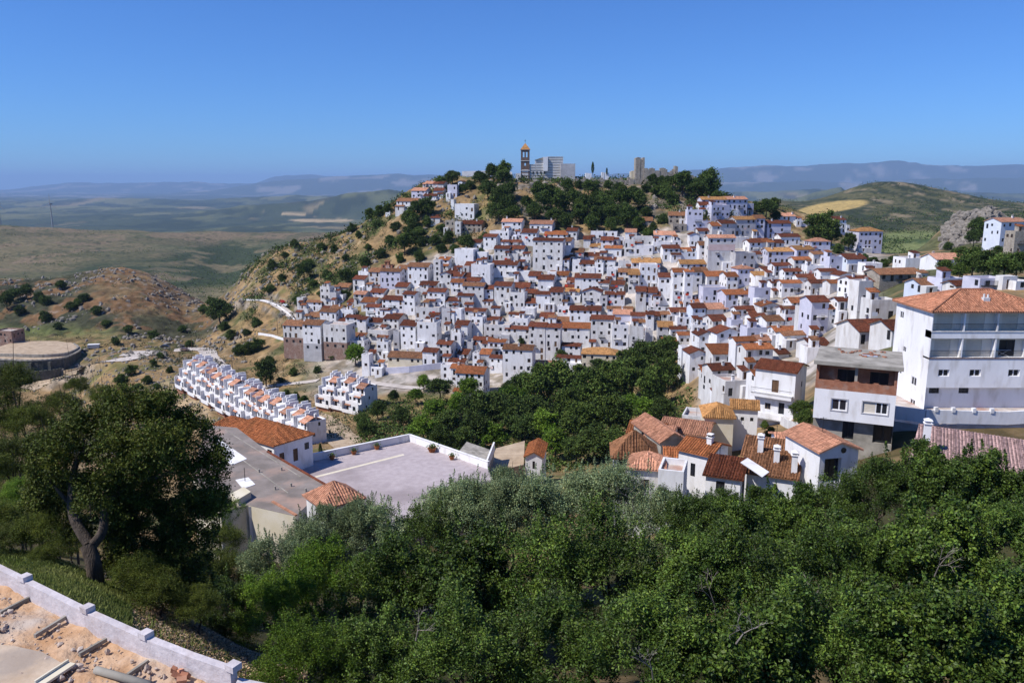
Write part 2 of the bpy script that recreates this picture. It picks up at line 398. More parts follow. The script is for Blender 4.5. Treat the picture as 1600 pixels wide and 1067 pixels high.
def tile_mat(name, c1, c2, c3, pitch=.26, row=.42, bump=.09, amt=.6):
    """clay pan tiles: ribs down the slope (local x or y picked by the roof's own uv), mottled clay"""
    m = mat(name, c1, c2, rough=.9, scale=3.2, detail=3, c3=c3, s3=.55, amt3=amt, var=.34, spec=.12)
    nt = m.node_tree; nd = nt.nodes; lk = nt.links; b = nd['Principled BSDF']
    uv = nd.new('ShaderNodeUVMap'); uv.uv_map = 'tile'
    sp = nd.new('ShaderNodeSeparateXYZ'); lk.new(uv.outputs[0], sp.inputs[0])
    def M(op, a, bb):
        n = nd.new('ShaderNodeMath'); n.operation = op
        for i, q in enumerate((a, bb)):
            if isinstance(q, (int, float)): n.inputs[i].default_value = q
            elif q is not None: lk.new(q, n.inputs[i])
        return n.outputs[0]
    a = M('ABSOLUTE', M('SINE', M('MULTIPLY', sp.outputs[0], math.pi / pitch), None), None)
    r = M('FRACT', M('DIVIDE', sp.outputs[1], row), None)
    h = M('ADD', a, M('MULTIPLY', r, .35))
    bp = nd.new('ShaderNodeBump'); bp.inputs['Distance'].default_value = bump
    lk.new(h, bp.inputs['Height']); lk.new(bp.outputs[0], b.inputs['Normal'])
    # each tile its own tone
    cb = nd.new('ShaderNodeCombineXYZ')
    lk.new(M('FLOOR', M('DIVIDE', sp.outputs[0], pitch), None), cb.inputs[0]); lk.new(M('FLOOR', M('DIVIDE', sp.outputs[1], row), None), cb.inputs[1])
    wn_ = nd.new('ShaderNodeTexWhiteNoise'); wn_.noise_dimensions = '3D'; lk.new(cb.outputs[0], wn_.inputs[0])
    hs = nd.new('ShaderNodeHueSaturation'); mr = nd.new('ShaderNodeMapRange'); mr.inputs[3].default_value = .68; mr.inputs[4].default_value = 1.3
    lk.new(wn_.outputs[0], mr.inputs[0]); lk.new(mr.outputs[0], hs.inputs['Value'])
    src = b.inputs['Base Color'].links[0].from_socket
    lk.new(src, hs.inputs['Color']); lk.new(hs.outputs[0], b.inputs['Base Color'])
    return m
M_ = {}
M_['white'] = mat('whitewash', (.74, .73, .735), (.82, .815, .82), scale=.35, detail=6, bump=.02, bscale=2.5, c3=(.50, .47, .43), s3=.9, amt3=.55, var=.05, stretch=(1, 1, .35))
M_['white2'] = mat('aged_whitewash', (.56, .54, .52), (.72, .71, .70), scale=.5, detail=7, bump=.03, bscale=3, c3=(.42, .38, .34), s3=.7, amt3=.6, var=.06, stretch=(1, 1, .35))
M_['lilac'] = mat('lilac_shade_render', (.50, .50, .60), (.62, .61, .70), scale=.5, c3=(.45, .43, .45), amt3=.3, var=.05)  # bluish shade on white fronts, put into the wall colour
M_['grey'] = mat('grey_render', (.42, .41, .42), (.54, .53, .54), scale=.5, c3=(.3, .28, .27), amt3=.5, var=.06)
M_['pink'] = mat('pink_render', (.62, .46, .42), (.70, .55, .52), scale=.5, c3=(.5, .36, .3), amt3=.4)
M_['cream'] = mat('cream_render', (.62, .55, .40), (.70, .64, .52), scale=.5, c3=(.42, .36, .27), amt3=.5)
M_['blue'] = mat('pale_blue_render', (.56, .61, .70), (.63, .68, .76), scale=.5)
M_['stone'] = mat('rubble_stone', (.26, .225, .18), (.44, .39, .33), scale=1.6, detail=6, bump=.10, bscale=3, c3=(.13, .105, .08), s3=.8, amt3=.6)
M_['brick'] = mat('bare_brick', (.26, .105, .06), (.38, .17, .10), scale=1.5, detail=4, bump=.03, bscale=6, c3=(.36, .30, .25), s3=.9, amt3=.5)
M_['oldbrick'] = mat('old_brown_brick', (.20, .125, .095), (.33, .215, .17), scale=1.5, detail=5, bump=.03, c3=(.36, .32, .28), s3=.5, amt3=.6)
M_['concrete'] = mat('weathered_concrete', (.24, .22, .185), (.40, .37, .32), scale=.6, detail=6, bump=.02, c3=(.12, .11, .09), s3=.5, amt3=.6)
M_['red'] = mat('red_cloth', (.55, .04, .02), (.62, .07, .03))
M_['glass'] = mat('dark_window', (.012, .014, .02), (.03, .032, .04), rough=.22, spec=.5)
M_['wood'] = mat('brown_wood', (.10, .055, .03), (.17, .10, .055), scale=3)
M_['iron'] = mat('dark_iron', (.02, .02, .022), rough=.5)
M_['metal'] = mat('pale_steel', (.55, .57, .6), rough=.45, metal=.4)
M_['r'] = tile_mat('rust_clay_tiles', (.095, .030, .017), (.185, .060, .030), (.058, .032, .021))
M_['o'] = tile_mat('orange_clay_tiles', (.24, .080, .032), (.35, .13, .052), (.15, .07, .03))
M_['t'] = tile_mat('ochre_clay_tiles', (.34, .165, .060), (.46, .25, .10), (.20, .105, .04))
M_['b'] = tile_mat('brown_clay_tiles', (.17, .080, .040), (.28, .135, .070), (.11, .060, .035))
M_['p'] = tile_mat('faded_pink_clay_tiles', (.42, .20, .125), (.54, .28, .18), (.28, .14, .085))
M_['deck'] = mat('terrace_floor', (.40, .34, .30), (.55, .50, .46), scale=.8, c3=(.36, .16, .10), s3=.3, amt3=.7)

# ------------------------------------------------------------------ roads drawn on the ground
def road(name, pts, w, m, lift=.0, kerb=None, **k):
    """pts = (row-column positions in the photo, seen on the ground)"""
    P = []
    for p in pts:
        if len(p) == 3: q = at(*p)
        else: q = hit(p[0], p[1], 90)
        P.append(Vector((q.x, q.y, hz(q.x, q.y))))
    S = []
    for i in range(len(P) - 1):
        a = P[max(0, i-1)]; b = P[i]; c = P[i+1]; d = P[min(len(P)-1, i+2)]
        n = max(2, int((c - b).length / 2.0))
        for j in range(n):
            t = j / n
            S.append(.5 * ((2*b) + (c - a) * t + (2*a - 5*b + 4*c - d) * t*t + (-a + 3*b - 3*c + d) * t**3))
    S.append(P[-1])
    # soften the height
    for _ in range(12):
        S = [S[0]] + [Vector((S[i].x, S[i].y, (S[i-1].z + S[i].z*2 + S[i+1].z) / 4)) for i in range(1, len(S)-1)] + [S[-1]]
    roads_flat.append((np.array([p.x for p in S]), np.array([p.y for p in S]), np.array([p.z for p in S]), w / 2))
    V = []; Fq = []
    sides = []
    for i, p in enumerate(S):
        t = (S[min(i+1, len(S)-1)] - S[max(0, i-1)]); t.z = 0; t.normalize()
        nn = Vector((-t.y, t.x, 0)); sides.append(nn)
        ww = w / 2 * (1 + .05 * math.sin(i * .7))
        for s_ in (-1, -.33, .33, 1):
            q = p + nn * (s_ * ww); V.append((q.x, q.y, p.z + .02 + lift))
    for i in range(len(S) - 1):
        for j in range(3):
            a = i * 4 + j; Fq.append((a, a + 1, a + 5, a + 4))
    o = link(name, np_mesh(name, V, Fq, m)); tag(o, kind='structure', **k)
    return S, sides
M_['asphalt'] = mat('worn_asphalt', (.20, .19, .185), (.29, .275, .26), scale=.3, c3=(.36, .31, .25), s3=.12, amt3=.7)
M_['dirt'] = mat('dirt_track', (.36, .27, .18), (.50, .39, .27), scale=.4, c3=(.27, .19, .12), s3=.25, amt3=.6, bump=.04)
M_['palepave'] = mat('pale_paving', (.44, .39, .34), (.58, .52, .47), scale=.4, c3=(.30, .26, .22), amt3=.5)
RD = {}
RD['valley'] = road('valley_road', [(120, 578), (150, 569), (180, 561), (205, 556), (232, 548)], 13, M_['palepave'], lift=.12)
RD['yard'] = road('valley_track', [(40, 607), (65, 600), (95, 592), (112, 587)], 13, M_['dirt'])
RD['spur'] = road('ridge_road', [(272, 547), (318, 546), (330, 560), (352, 580), (380, 604), (398, 606)], 7.5, M_['palepave'])
RD['van'] = road('village_access_road', [(398, 606), (440, 601), (497, 594)], 5, M_['palepave'])
RD['van2'] = road('lower_lane', [(576, 597), (620, 603), (660, 607)], 4.5, M_['palepave'])
RD['dirt'] = road('dirt_track', [(410, 628), (460, 640), (505, 658), (535, 685), (552, 702)], 9, M_['dirt'])
RD['upper'] = road('upper_road', [(380, 468), (410, 469), (432, 476), (448, 487), (460, 497)], 5, M_['palepave'])
for k_, a_ in (('valley', 'tarmac road'),): pass

# ------------------------------------------------------------------ the ground: one sheet to the horizon
def build_ground():
    us = np.concatenate([np.linspace(-1.9, -.72, 50)[:-1], np.linspace(-.72, .72, 620), np.linspace(.72, 1.9, 50)[1:]])
    ys = np.concatenate([np.exp(np.linspace(math.log(9), math.log(95), 170))[:-1], np.linspace(95, 330, 190)[:-1], np.linspace(330, 580, 250)[:-1],
                         np.exp(np.linspace(math.log(580), math.log(2600), 120))[:-1], np.exp(np.linspace(math.log(2600), math.log(60000), 200))])
    U, Y = np.meshgrid(us, ys)
    X = U * Y
    Z = height(X, Y)
    n, m = X.shape
    V = np.stack([X, Y, Z], -1).reshape(-1, 3)
    idx = np.arange(n * m).reshape(n, m)
    Fq = np.stack([idx[:-1, :-1], idx[:-1, 1:], idx[1:, 1:], idx[1:, :-1]], -1).reshape(-1, 4)
    x, y, z = V.T
    pc = pxcol(x, y); py = pys(pc, y, z)
    C = np.zeros((len(V), 3))
    def c(*a): return np.array(a)[None, :]
    def mixc(Cc, col, w): return Cc * (1 - w[:, None]) + col * w[:, None]
    n1 = fbm(x / 14, y / 14, 21, 5); n2 = fbm(x / 45, y / 45, 22, 4); n3 = fbm(x / 5, y / 5, 23, 3); n4 = fbm(x / 3.2, y / 3.2, 24, 3)
    # dry hillside base
    C = c(.24, .165, .085) * np.ones((len(V), 1))
    C = mixc(C, c(.15, .135, .055), sm(n1, .45, .6))
    C = mixc(C, c(.33, .25, .15), sm(n3, .6, .75) * .7)
    C = mixc(C, c(.075, .085, .035), sm(n1 * .6 + n2 * .4, .52, .60) * .7)
    C = mixc(C, c(.30, .20, .10), sm(fbm(x / 7, y / 7, 27, 4), .52, .64) * .55)
    C = mixc(C, c(.10, .105, .05), (sm(pc, 1310, 1380) * sm(y, 125, 160)) * sm(n1, .35, .5))
    # near undergrowth
    C = mixc(C, mixc(c(.05, .05, .022) * np.ones((len(V), 1)), c(.17, .12, .065), sm(n3, .5, .66)), 1 - sm(y, 70, 110))
    # left slope below the oak
    # brown hill
    bh = sm(y, 395, 430) * (1 - sm(y, 575, 620)) * (1 - sm(pc, 325, 360))
    bc = mixc(c(.175, .105, .055) * np.ones((len(V), 1)), c(.22, .15, .08), sm(n1, .4, .6)); bc = mixc(bc, c(.11, .10, .06), sm(n3, .6, .7) * .6)
    bc = mixc(bc, c(.24, .20, .17), sm(n4, .66, .76) * .6)
    bc = mixc(bc, c(.055, .058, .035), np.clip(sm(n1, .36, .5) * (1 - sm(pc, 110, 190)) + sm(py, 478, 500) * sm(n1, .36, .48) * .95, 0, 1))
    bc = mixc(bc, c(.12, .14, .05), sm(py, 500, 520) * sm(n2, .45, .55) * .8)
    C = mixc(C, bc, bh)
    # rock faces by steepness
    dzy = np.gradient(Z, axis=0) / np.gradient(Y, axis=0); dzx = np.gradient(Z, axis=1) / np.maximum(.01, np.gradient(X, axis=1))
    st = np.hypot(dzy, dzx).ravel()
    rock = mixc(c(.13, .115, .095) * np.ones((len(V), 1)), c(.27, .235, .20), sm(n4, .4, .65)); rock = mixc(rock, c(.26, .16, .10), sm(n1, .55, .65) * .6)
    rw = np.clip(sm(st, .85, 1.5) * sm(y, 300, 380) * (1 - sm(y, 600, 680)) + sm(pc, 760, 800) * (1 - sm(pc, 1120, 1160)) * sm(y, 405, 412) * (1 - sm(y, 470, 480)) * sm(n3, .35, .5), 0, 1)
    C = mixc(C, rock, rw * .9)
    crest = sm(pc, 205, 235) * (1 - sm(pc, 340, 365)) * sm(y, 500, 530) * (1 - sm(y, 570, 600)) * sm(n3, .4, .55)
    C = mixc(C, rock * .8, crest * .8)
    crag = sm(pc, 1470, 1490) * (1 - sm(pc, 1590, 1610)) * sm(y, 395, 410) * (1 - sm(y, 440, 480))
    C = mixc(C, rock, crag)
    # village paving
    vil = np.clip(sm(pc, 440, 560) * (1 - sm(pc, 1320, 1420)) * sm(y, 268, 284) * (1 - sm(y, 392, 400)) + sm(pc, 1080, 1110) * (1 - sm(y, 392, 400)) * sm(y, 150, 180) * (1 - sm(pc, 1310, 1380)), 0, 1)
    vp = mixc(c(.42, .38, .35) * np.ones((len(V), 1)), c(.22, .19, .15), sm(n3, .5, .65))
    vil = vil * (1 - sm(y, 330, 345) * (1 - sm(pc, 560, 640)))
    C = mixc(C, vp, vil)
    # bare pale dirt of the quarry yard in the valley and by the row houses
    q = (1 - sm(np.abs(pc - 150) / 110, .7, 1)) * (1 - sm(np.abs(py - 590) / 26, .6, 1)) * (y > 330) * sm(n2, .3, .45)
    C = mixc(C, c(.38, .31, .24), q * .85)
    q = (1 - sm(np.abs(pc - 285) / 45, .7, 1)) * (1 - sm(np.abs(py - 635) / 50, .6, 1)) * (y > 190) * (y < 330)
    C = mixc(C, c(.42, .32, .20), q * .8)
    # middle hills
    mh = sm(y, 640, 720)
    mc = mixc(c(.150, .130, .075) * np.ones((len(V), 1)), c(.10, .105, .055), sm(fbm(x / 240, y / 240, 31, 5), .42, .62))
    mc = mixc(mc, c(.20, .15, .10), sm(fbm(x / 90, y / 150, 32, 6), .52, .58) * .7)
    mc = mixc(mc, c(.07, .08, .04), sm(fbm(x / 70, y / 120, 39, 6), .55, .60) * .6)
    dk = (1 - sm(np.hypot((pc - 430) / 210, (py - 412) / 40), .75, 1.05)) * (y < 2200) + (1 - sm(np.hypot((pc - 240) / 160, (py - 428) / 24), .75, 1.05)) * (y < 2200)
    mc = mixc(mc, c(.045, .06, .03), np.clip(dk, 0, 1) * sm(fbm(x / 60, y / 110, 33, 6), .40, .46))
    mc = mixc(mc, c(.04, .05, .028), sm(fbm(x / 12, y / 12, 34, 2), .72, .8) * .7)
    rt = sm(pc, 1180, 1230)
    rc = mixc(c(.10, .098, .048) * np.ones((len(V), 1)), c(.042, .052, .026), sm(fbm(x / 30, y / 45, 35, 6), .44, .52))
    rc = mixc(rc, c(.25, .20, .13), sm(fbm(x / 34, y / 50, 36, 4), .60, .70) * .8)
    fld = (1 - sm(np.hypot((pc - 1300) / 62, (py - 324 + (pc - 1300) * .14) / 9), .8, 1.0)) * (y > 900)
    rc = mixc(rc, c(.42, .31, .12), fld)
    grn = (1 - sm(np.hypot((pc - 1430) / 75, (py - 382) / 24), .8, 1.0)) * (y > 560)
    rc = mixc(rc, c(.17, .20, .075), grn * .9)
    rc = mixc(rc, c(.07, .10, .035), grn * (np.abs(py - 377) < 3.4) * sm(fbm(x / 8, y / 8, 37, 2), .3, .4))
    mc = mixc(mc, rc, rt)
    C = mixc(C, mc, mh)
    # far plain
    fp = sm(y, 3000, 3700)
    lx, ly = x / 420.0, y / 900.0
    cell = Noise2(41)
    fi = cell(np.floor(lx + .6 * fbm(x / 900, y / 900, 42, 2)) , np.floor(ly + lx * .31))
    pcx = mixc(c(.11, .12, .055) * np.ones((len(V), 1)), c(.055, .07, .035), sm(fbm(x / 700, y / 900, 43, 5), .42, .55))
    pcx = mixc(pcx, c(.25, .20, .11), (fi > .84) * sm(fbm(x / 300, y / 500, 46, 3), .35, .5) * .7 * (y < 16000))
    pcx = mixc(pcx, c(.03, .042, .022), sm(fbm(x / 260, y / 420, 47, 4), .52, .6) * .8)
    pcx = mixc(pcx, c(.17, .17, .08), ((fi > .5) & (fi < .62)) * .7)
    big = (1 - sm(np.hypot((pc - 500) / 55, (py - 344.5) / 3.2), .8, 1.)) + (1 - sm(np.hypot((pc - 450) / 45, (py - 335 + (pc - 450) * -.09) / 1.5), .8, 1.))
    pcx = mixc(pcx, c(.40, .31, .18), np.clip(big, 0, 1) * (y < 9000) * (y > 3500))
    mt = sm(y, 17000, 20000)
    pcx = mixc(pcx, mixc(c(.06, .075, .045) * np.ones((len(V), 1)), c(.30, .27, .24), sm(fbm(x / 900, y / 900, 44, 5), .58, .66) * .6), mt)
    C = mixc(C, pcx, fp)
    me = np_mesh('ground', V, Fq, M_['ground'], smooth=True, attr=np.clip(C, 0, 1))
    o = link('ground', me); tag(o, kind='structure')
    return o
M_['ground'] = mat('ground', (.60, .61, .60), (1.38, 1.34, 1.28), rough=.95, scale=.12, detail=14, bump=.25, bscale=1.1, attr=True, spec=.1, c3=(.45, .47, .42), s3=.22, amt3=.6)
build_ground()

# ------------------------------------------------------------------ air
hb = MB(); hb.box(-70000, 70000, -60, 66000, -460, 760)
M_['haze'] = bpy.data.materials.new('haze'); M_['haze'].use_nodes = True
nt = M_['haze'].node_tree; nt.nodes.remove(nt.nodes['Principled BSDF'])
pv = nt.nodes.new('ShaderNodeVolumePrincipled')
pv.inputs['Density'].default_value = 0.000036
pv.inputs['Color'].default_value = (.42, .64, 1.0, 1)
pv.inputs['Anisotropy'].default_value = 0.0
nt.links.new(pv.outputs[0], nt.nodes['Material Output'].inputs['Volume'])
hb.build('haze', M_['haze'], kind='stuff', label='thin blue summer haze lying over the hills and far mountains', cat='haze')
# ------------------------------------------------------------------ house pieces
def wall_face(mb, O, U, W, H, ops, inset, m=0, top=None):
    """vertical face from O along U (unit, width W), height H, with recessed openings (u0,u1,z0,z1); outward = U x Z"""
    O, U = Vector(O), Vector(U); N = Vector((U.y, -U.x, 0)); Zv = Vector((0, 0, 1))
    xs = sorted({0.0, W, *[v for o in ops for v in o[:2]]}); zs = sorted({0.0, H, *[v for o in ops for v in o[2:4]]})
    P = lambda u, z, d=0: tuple(O + U * u + Zv * z - N * d)
    for i in range(len(xs) - 1):
        for j in range(len(zs) - 1):
            cx, cz = (xs[i] + xs[i+1]) / 2, (zs[j] + zs[j+1]) / 2
            if any(o[0] < cx < o[1] and o[2] < cz < o[3] for o in ops): continue
            mb.poly([P(xs[i], zs[j]), P(xs[i+1], zs[j]), P(xs[i+1], zs[j+1]), P(xs[i], zs[j+1])], m)
    for (a, b, c, d) in ops:
        mb.poly([P(a, c), P(b, c), P(b, c, inset), P(a, c, inset)], m)
        mb.poly([P(b, d), P(a, d), P(a, d, inset), P(b, d, inset)], m)
        mb.poly([P(a, d), P(a, c), P(a, c, inset), P(a, d, inset)], m)
        mb.poly([P(b, c), P(b, d), P(b, d, inset), P(b, c, inset)], m)
def unit_window(nm, glass, frame, bars):
    mb = MB(); f = .09
    mb.box(0, 1, .0, .03, 0, 1, 0)
    for q in ((0, f, 0, 1), (1-f, 1, 0, 1), (f, 1-f, 0, f*.8), (f, 1-f, 1-f*.8, 1)) + (((.5-f/2, .5+f/2, f*.8, 1-f*.8),) if bars else ()):
        mb.box(q[0], q[1], -.04, .0, q[2], q[3], 1)
    return mb.me(nm, [glass, frame])
W_dark = unit_window('window', M_['glass'], M_['iron'], True)
W_wood = unit_window('window', M_['glass'], M_['wood'], True)
W_white = unit_window('window', M_['glass'], M_['white'], True)
DOOR = unit_window('door', M_['wood'], M_['wood'], False)
_sh = MB()
for k in range(7): _sh.box(0, 1, -.02 - .006 * (k % 2), .02, k / 7, (k + .93) / 7)
M_['shut'] = mat('shutter_slats', (.60, .54, .44), (.68, .62, .52))
SHUT = _sh.me('shutter', M_['shut'])
def put_window(root, O, U, o, inset, me=None, name=None):
    U = Vector(U); N = Vector((U.y, -U.x, 0))
    p = Vector(O) + U * o[0] - N * (inset - .05) + Vector((0, 0, o[2]))
    me = me or rnd.choice((W_dark, W_dark, W_wood))
    tall = (o[3] - o[2]) > 1.75
    w = link(name or ('door' if me is DOOR else 'shutter' if me is SHUT else 'window'), me, root, p)
    w.rotation_euler = (0, 0, math.atan2(U.y, U.x)); w.scale = (o[1] - o[0], 1, o[3] - o[2])
    return w
def roof_poly(mb, uvs, pts, m=0, updir=None, th=.16):
    """one tiled slope as a slab; uv = (along the eave, up the slope) in metres"""
    pts = [Vector(p) for p in pts]
    n = (pts[1] - pts[0]).cross(pts[2] - pts[0]).normalized()
    if n.z < 0: pts.reverse(); n = -n
    up = Vector((0, 0, 1)) - n * n.z
    up = up.normalized() if up.length > 1e-4 else Vector((0, 1, 0))
    al = up.cross(n)
    mb.poly(pts, m); uvs.append([(p.dot(al), p.dot(up)) for p in pts])
    k = len(pts); lo = [p - Vector((0, 0, th)) for p in pts]
    for i in range(k):
        j = (i + 1) % k
        mb.poly([pts[j], pts[i], lo[i], lo[j]], 0); uvs.append([(0, 0)] * 4)
    mb.poly(list(reversed(lo)), 1); uvs.append([(0, 0)] * k)
def roof_obj(mb, uvs, parent, mats, name='roof'):
    me = mb.me(name, mats)
    uv = me.uv_layers.new(name='tile')
    flat = [c for poly in uvs for q in poly for c in q]
    uv.data.foreach_set('uv', flat)
    return link(name, me, parent)
def ribs(root, pts, m, pitch=.32, r=.085, seg=.45, name='tile_ribs', cap=None):
    """real cover tiles: half-round rows running down a slope polygon, joined as one part"""
    pts = [Vector(p) for p in pts]
    n = (pts[1] - pts[0]).cross(pts[2] - pts[0]).normalized()
    if n.z < 0: pts.reverse(); n = -n
    up = (Vector((0, 0, 1)) - n * n.z).normalized(); al = up.cross(n)
    O = pts[0]; q = [((p - O).dot(al), (p - O).dot(up)) for p in pts]
    a0, a1 = min(c[0] for c in q), max(c[0] for c in q)
    V = []; Fq = []; UV = []
    x = a0 + pitch * .5
    while x < a1:
        ys = []
        for i in range(len(q)):
            (xa, ya), (xb, yb) = q[i], q[(i + 1) % len(q)]
            if (xa - x) * (xb - x) < 0: ys.append(ya + (yb - ya) * (x - xa) / (xb - xa))
        if len(ys) >= 2:
            lo, hi = min(ys), max(ys); k = max(1, int((hi - lo) / seg)); L = (hi - lo) / k
            for s in range(k):
                y0 = lo + s * L - .03; y1 = lo + (s + 1) * L
                jx = rnd.uniform(-.012, .012); jz = rnd.uniform(-.008, .012)
                b = len(V)
                for (yy, rr, lift) in ((y0, r * 1.08, .035 + jz), (y1, r * .9, .0 + jz)):
                    for t in (0, 45, 90, 135, 180):
                        ca, sa = math.cos(R(t)), math.sin(R(t))
                        V.append(O + al * (x + jx + rr * ca) + up * yy + n * (rr * sa * .85 + lift - .01))
                for t in range(4): Fq.append((b + t, b + 5 + t, b + 6 + t, b + 1 + t))
                for c_ in range(10): UV.append((x - pitch * .25, (y0 + y1) / 2))
        x += pitch
    if not Fq: return None
    me = np_mesh(name, V, Fq, m, smooth=True)
    uv = me.uv_layers.new(name='tile'); A = np.array(UV, np.float32)[np.array(Fq).ravel()]
    uv.data.foreach_set('uv', A.ravel())
    return tag(link(name, me, root), kind='stuff')
CH = []
for cm in ('white', 'white2'):
    _c = MB(); _c.box(-.3, .3, -.3, .3, 0, 1.0, 0); _c.box(-.38, .38, -.38, .38, 1.0, 1.1, 0); _c.box(-.22, .22, -.22, .22, 1.1, 1.35, 1); _c.box(-.34, .34, -.34, .34, 1.35, 1.45, 0)
    CH.append(_c.me('chimney', [M_[cm], M_['iron']]))
_a = MB(); _a.tube((0,0,0), (0,0,1.8), .03); _a.tube((-.4,0,1.7), (.4,0,1.7), .02); _a.tube((0,-.3,1.55), (0,.3,1.55), .02)
ANT = _a.me('antenna', M_['iron'])

def build_house(loc, rz, W, D, H, roof='g', tile='r', wall='white', rise=None, storeys=None, cols=None, wins=None, side=True, ribbed=False, base=None, name='house', ov=.34, par=.7, chim=None, band=None, fwins=None, lwins=None, rwins=None, wme=None, inset=.16, depth_below=3.0):
    """local frame: origin front centre at foundation, x along the front, y into the house; H eave height above origin"""
    root = empty(name, loc, rz)
    zf = depth_below                                     # visible foot of the front wall, storeys counted above it
    wall_m = M_[wall]
    mb = MB()
    pitch = math.tan(R(rnd.uniform(17, 22)))
    if rise is None: rise = pitch * (D / 2 if roof in 'gh' else W / 2 if roof == 'y' else D)
    Hh = H + (par if roof == 'f' else 0)
    def auto(Wf, dens):
        n = storeys or max(1, int(round((H - zf) / 2.75)))
        st = (H - zf) / n; c = cols or max(1, int(round(Wf / 2.7))); out = []
        for s in range(n):
            for k in range(c):
                if rnd.random() > dens: continue
                cx = Wf * (k + .5) / c + rnd.uniform(-.35, .35) * (0 if cols else 1)
                w2 = rnd.uniform(.38, .60); z0 = zf + s * st + st * .38 + rnd.uniform(-.1, .1); h = rnd.uniform(1.0, 1.45)
                if s == 0 and rnd.random() < .25 or rnd.random() < .12: z0 = zf + s * st + .15; h = 1.95
                h = min(h, Hh - .25 - z0)
                if cx - w2 > .25 and cx + w2 < Wf - .25 and h > .4: out.append((cx - w2, cx + w2, z0, z0 + h))
        # no overlap
        res = []
        for o in out:
            if all(o[1] + .1 < r_[0] or o[0] - .1 > r_[1] or o[3] + .1 < r_[2] or o[2] - .1 > r_[3] for r_ in res): res.append(o)
        return res
    fo = fwins if fwins is not None else auto(W, .78)
    lo = lwins if lwins is not None else (auto(D, .42) if side else [])
    ro = rwins if rwins is not None else (auto(D, .42) if side else [])
    faces = [((-W/2, 0, 0), (1, 0, 0), W, fo), ((W/2, 0, 0), (0, 1, 0), D, ro), ((W/2, D, 0), (-1, 0, 0), W, []), ((-W/2, D, 0), (0, -1, 0), D, [(D - b, D - a, c, d) for a, b, c, d in lo])]
    for O, U, L, ops in faces: wall_face(mb, O, U, L, Hh, ops, inset)
    x0, x1 = -W/2, W/2
    if roof == 'g':
        for x in (x0, x1): 
            t = [(x, 0, H), (x, D, H), (x, D/2, H + rise)]
            mb.poly(t if x > 0 else t[::-1])
    elif roof == 'y':
        for y in (0, D):
            t = [(x0, y, H), (x1, y, H), (0, y, H + rise)]
            mb.poly(t if y == 0 else t[::-1])
    elif roof == 'm':
        mb.poly([(x1, 0, H), (x1, D, H), (x1, D, H + rise)]); mb.poly([(x0, D, H), (x0, 0, H), (x0, D, H + rise)])
        mb.poly([(x1, D, H), (x0, D, H), (x0, D, H + rise), (x1, D, H + rise)])
    elif roof == 'f':
        t = .22
        mb.poly([(x0+t, t, Hh), (x0+t, D-t, Hh), (x0, D, Hh), (x0, 0, Hh)]); mb.poly([(x1, 0, Hh), (x1, D, Hh), (x1-t, D-t, Hh), (x1-t, t, Hh)])
        mb.poly([(x0, 0, Hh), (x1, 0, Hh), (x1-t, t, Hh), (x0+t, t, Hh)]); mb.poly([(x0+t, D-t, Hh), (x1-t, D-t, Hh), (x1, D, Hh), (x0, D, Hh)])
        for a, b in (((x0+t, t), (x1-t, t)), ((x1-t, t), (x1-t, D-t)), ((x1-t, D-t), (x0+t, D-t)), ((x0+t, D-t), (x0+t, t))):
            mb.poly([(*b, H), (*a, H), (*a, Hh), (*b, Hh)])
    mb.build('wall', wall_m, root)
    if base:   # lower storeys of another material, a skin 4 cm proud
        b_h, b_m = base
        bb = MB(); e = .04
        bb.box(x0 - e, x1 + e, -e, D + e, 0, b_h); bb.build('lower_wall', M_[b_m], root)
        fo = [o for o in fo if o[2] > b_h]
        for k in range(max(2, int(W / 2.8))):
            cx = x0 + W * (k + .5) / max(2, int(W / 2.8))
            w = link('window', W_dark, root, (cx - .5, -e - .02, b_h - 2.0)); w.scale = (1.0, 1, 1.1)
    if band:
        bb = MB(); bb.box(x0 - .03, x1 + .03, -.03, .0, band[0], band[1]); bb.build('painted_band', M_[band[2]], root)
    rm = [M_[tile], M_['white2'] if roof != 'f' else M_['deck']]
    uv = []; rb = MB(); top = .1
    if roof == 'g':
        s = rise / (D/2); e = ov
        A = [(x0-e, -e, H - s*e), (x1+e, -e, H - s*e), (x1+e, D/2, H+rise), (x0-e, D/2, H+rise)]
        B = [(x1+e, D+e, H - s*e), (x0-e, D+e, H - s*e), (x0-e, D/2, H+rise), (x1+e, D/2, H+rise)]
        sl = [A, B]
    elif roof == 'y':
        s = rise / (W/2); e = ov
        sl = [[(x0-e, D+e, H-s*e), (x0-e, -e, H-s*e), (0, -e, H+rise), (0, D+e, H+rise)], [(x1+e, -e, H-s*e), (x1+e, D+e, H-s*e), (0, D+e, H+rise), (0, -e, H+rise)]]
    elif roof == 'm':
        s = rise / D; e = ov
        sl = [[(x0-e, -e, H-s*e), (x1+e, -e, H-s*e), (x1+e, D+e, H+rise+s*e), (x0-e, D+e, H+rise+s*e)]]
    elif roof == 'h':
        e = ov; hw = min(W, D) / 2; s = rise / hw
        ze = H - s * e
        c = [(x0-e, -e, ze), (x1+e, -e, ze), (x1+e, D+e, ze), (x0-e, D+e, ze)]
        if W >= D: r0, r1 = (x0 + hw, D/2, H + rise), (x1 - hw, D/2, H + rise)
        else: r0, r1 = (0, hw, H + rise), (0, D - hw, H + rise)
        if W >= D + .05: sl = [[c[0], c[1], r1, r0], [c[1], c[2], r1], [c[2], c[3], r0, r1], [c[3], c[0], r0]]
        elif D > W + .05: sl = [[c[0], c[1], r0], [c[1], c[2], r1, r0], [c[2], c[3], r1], [c[3], c[0], r0, r1]]
        else: sl = [[c[0], c[1], r0], [c[1], c[2], r0], [c[2], c[3], r0], [c[3], c[0], r0]]
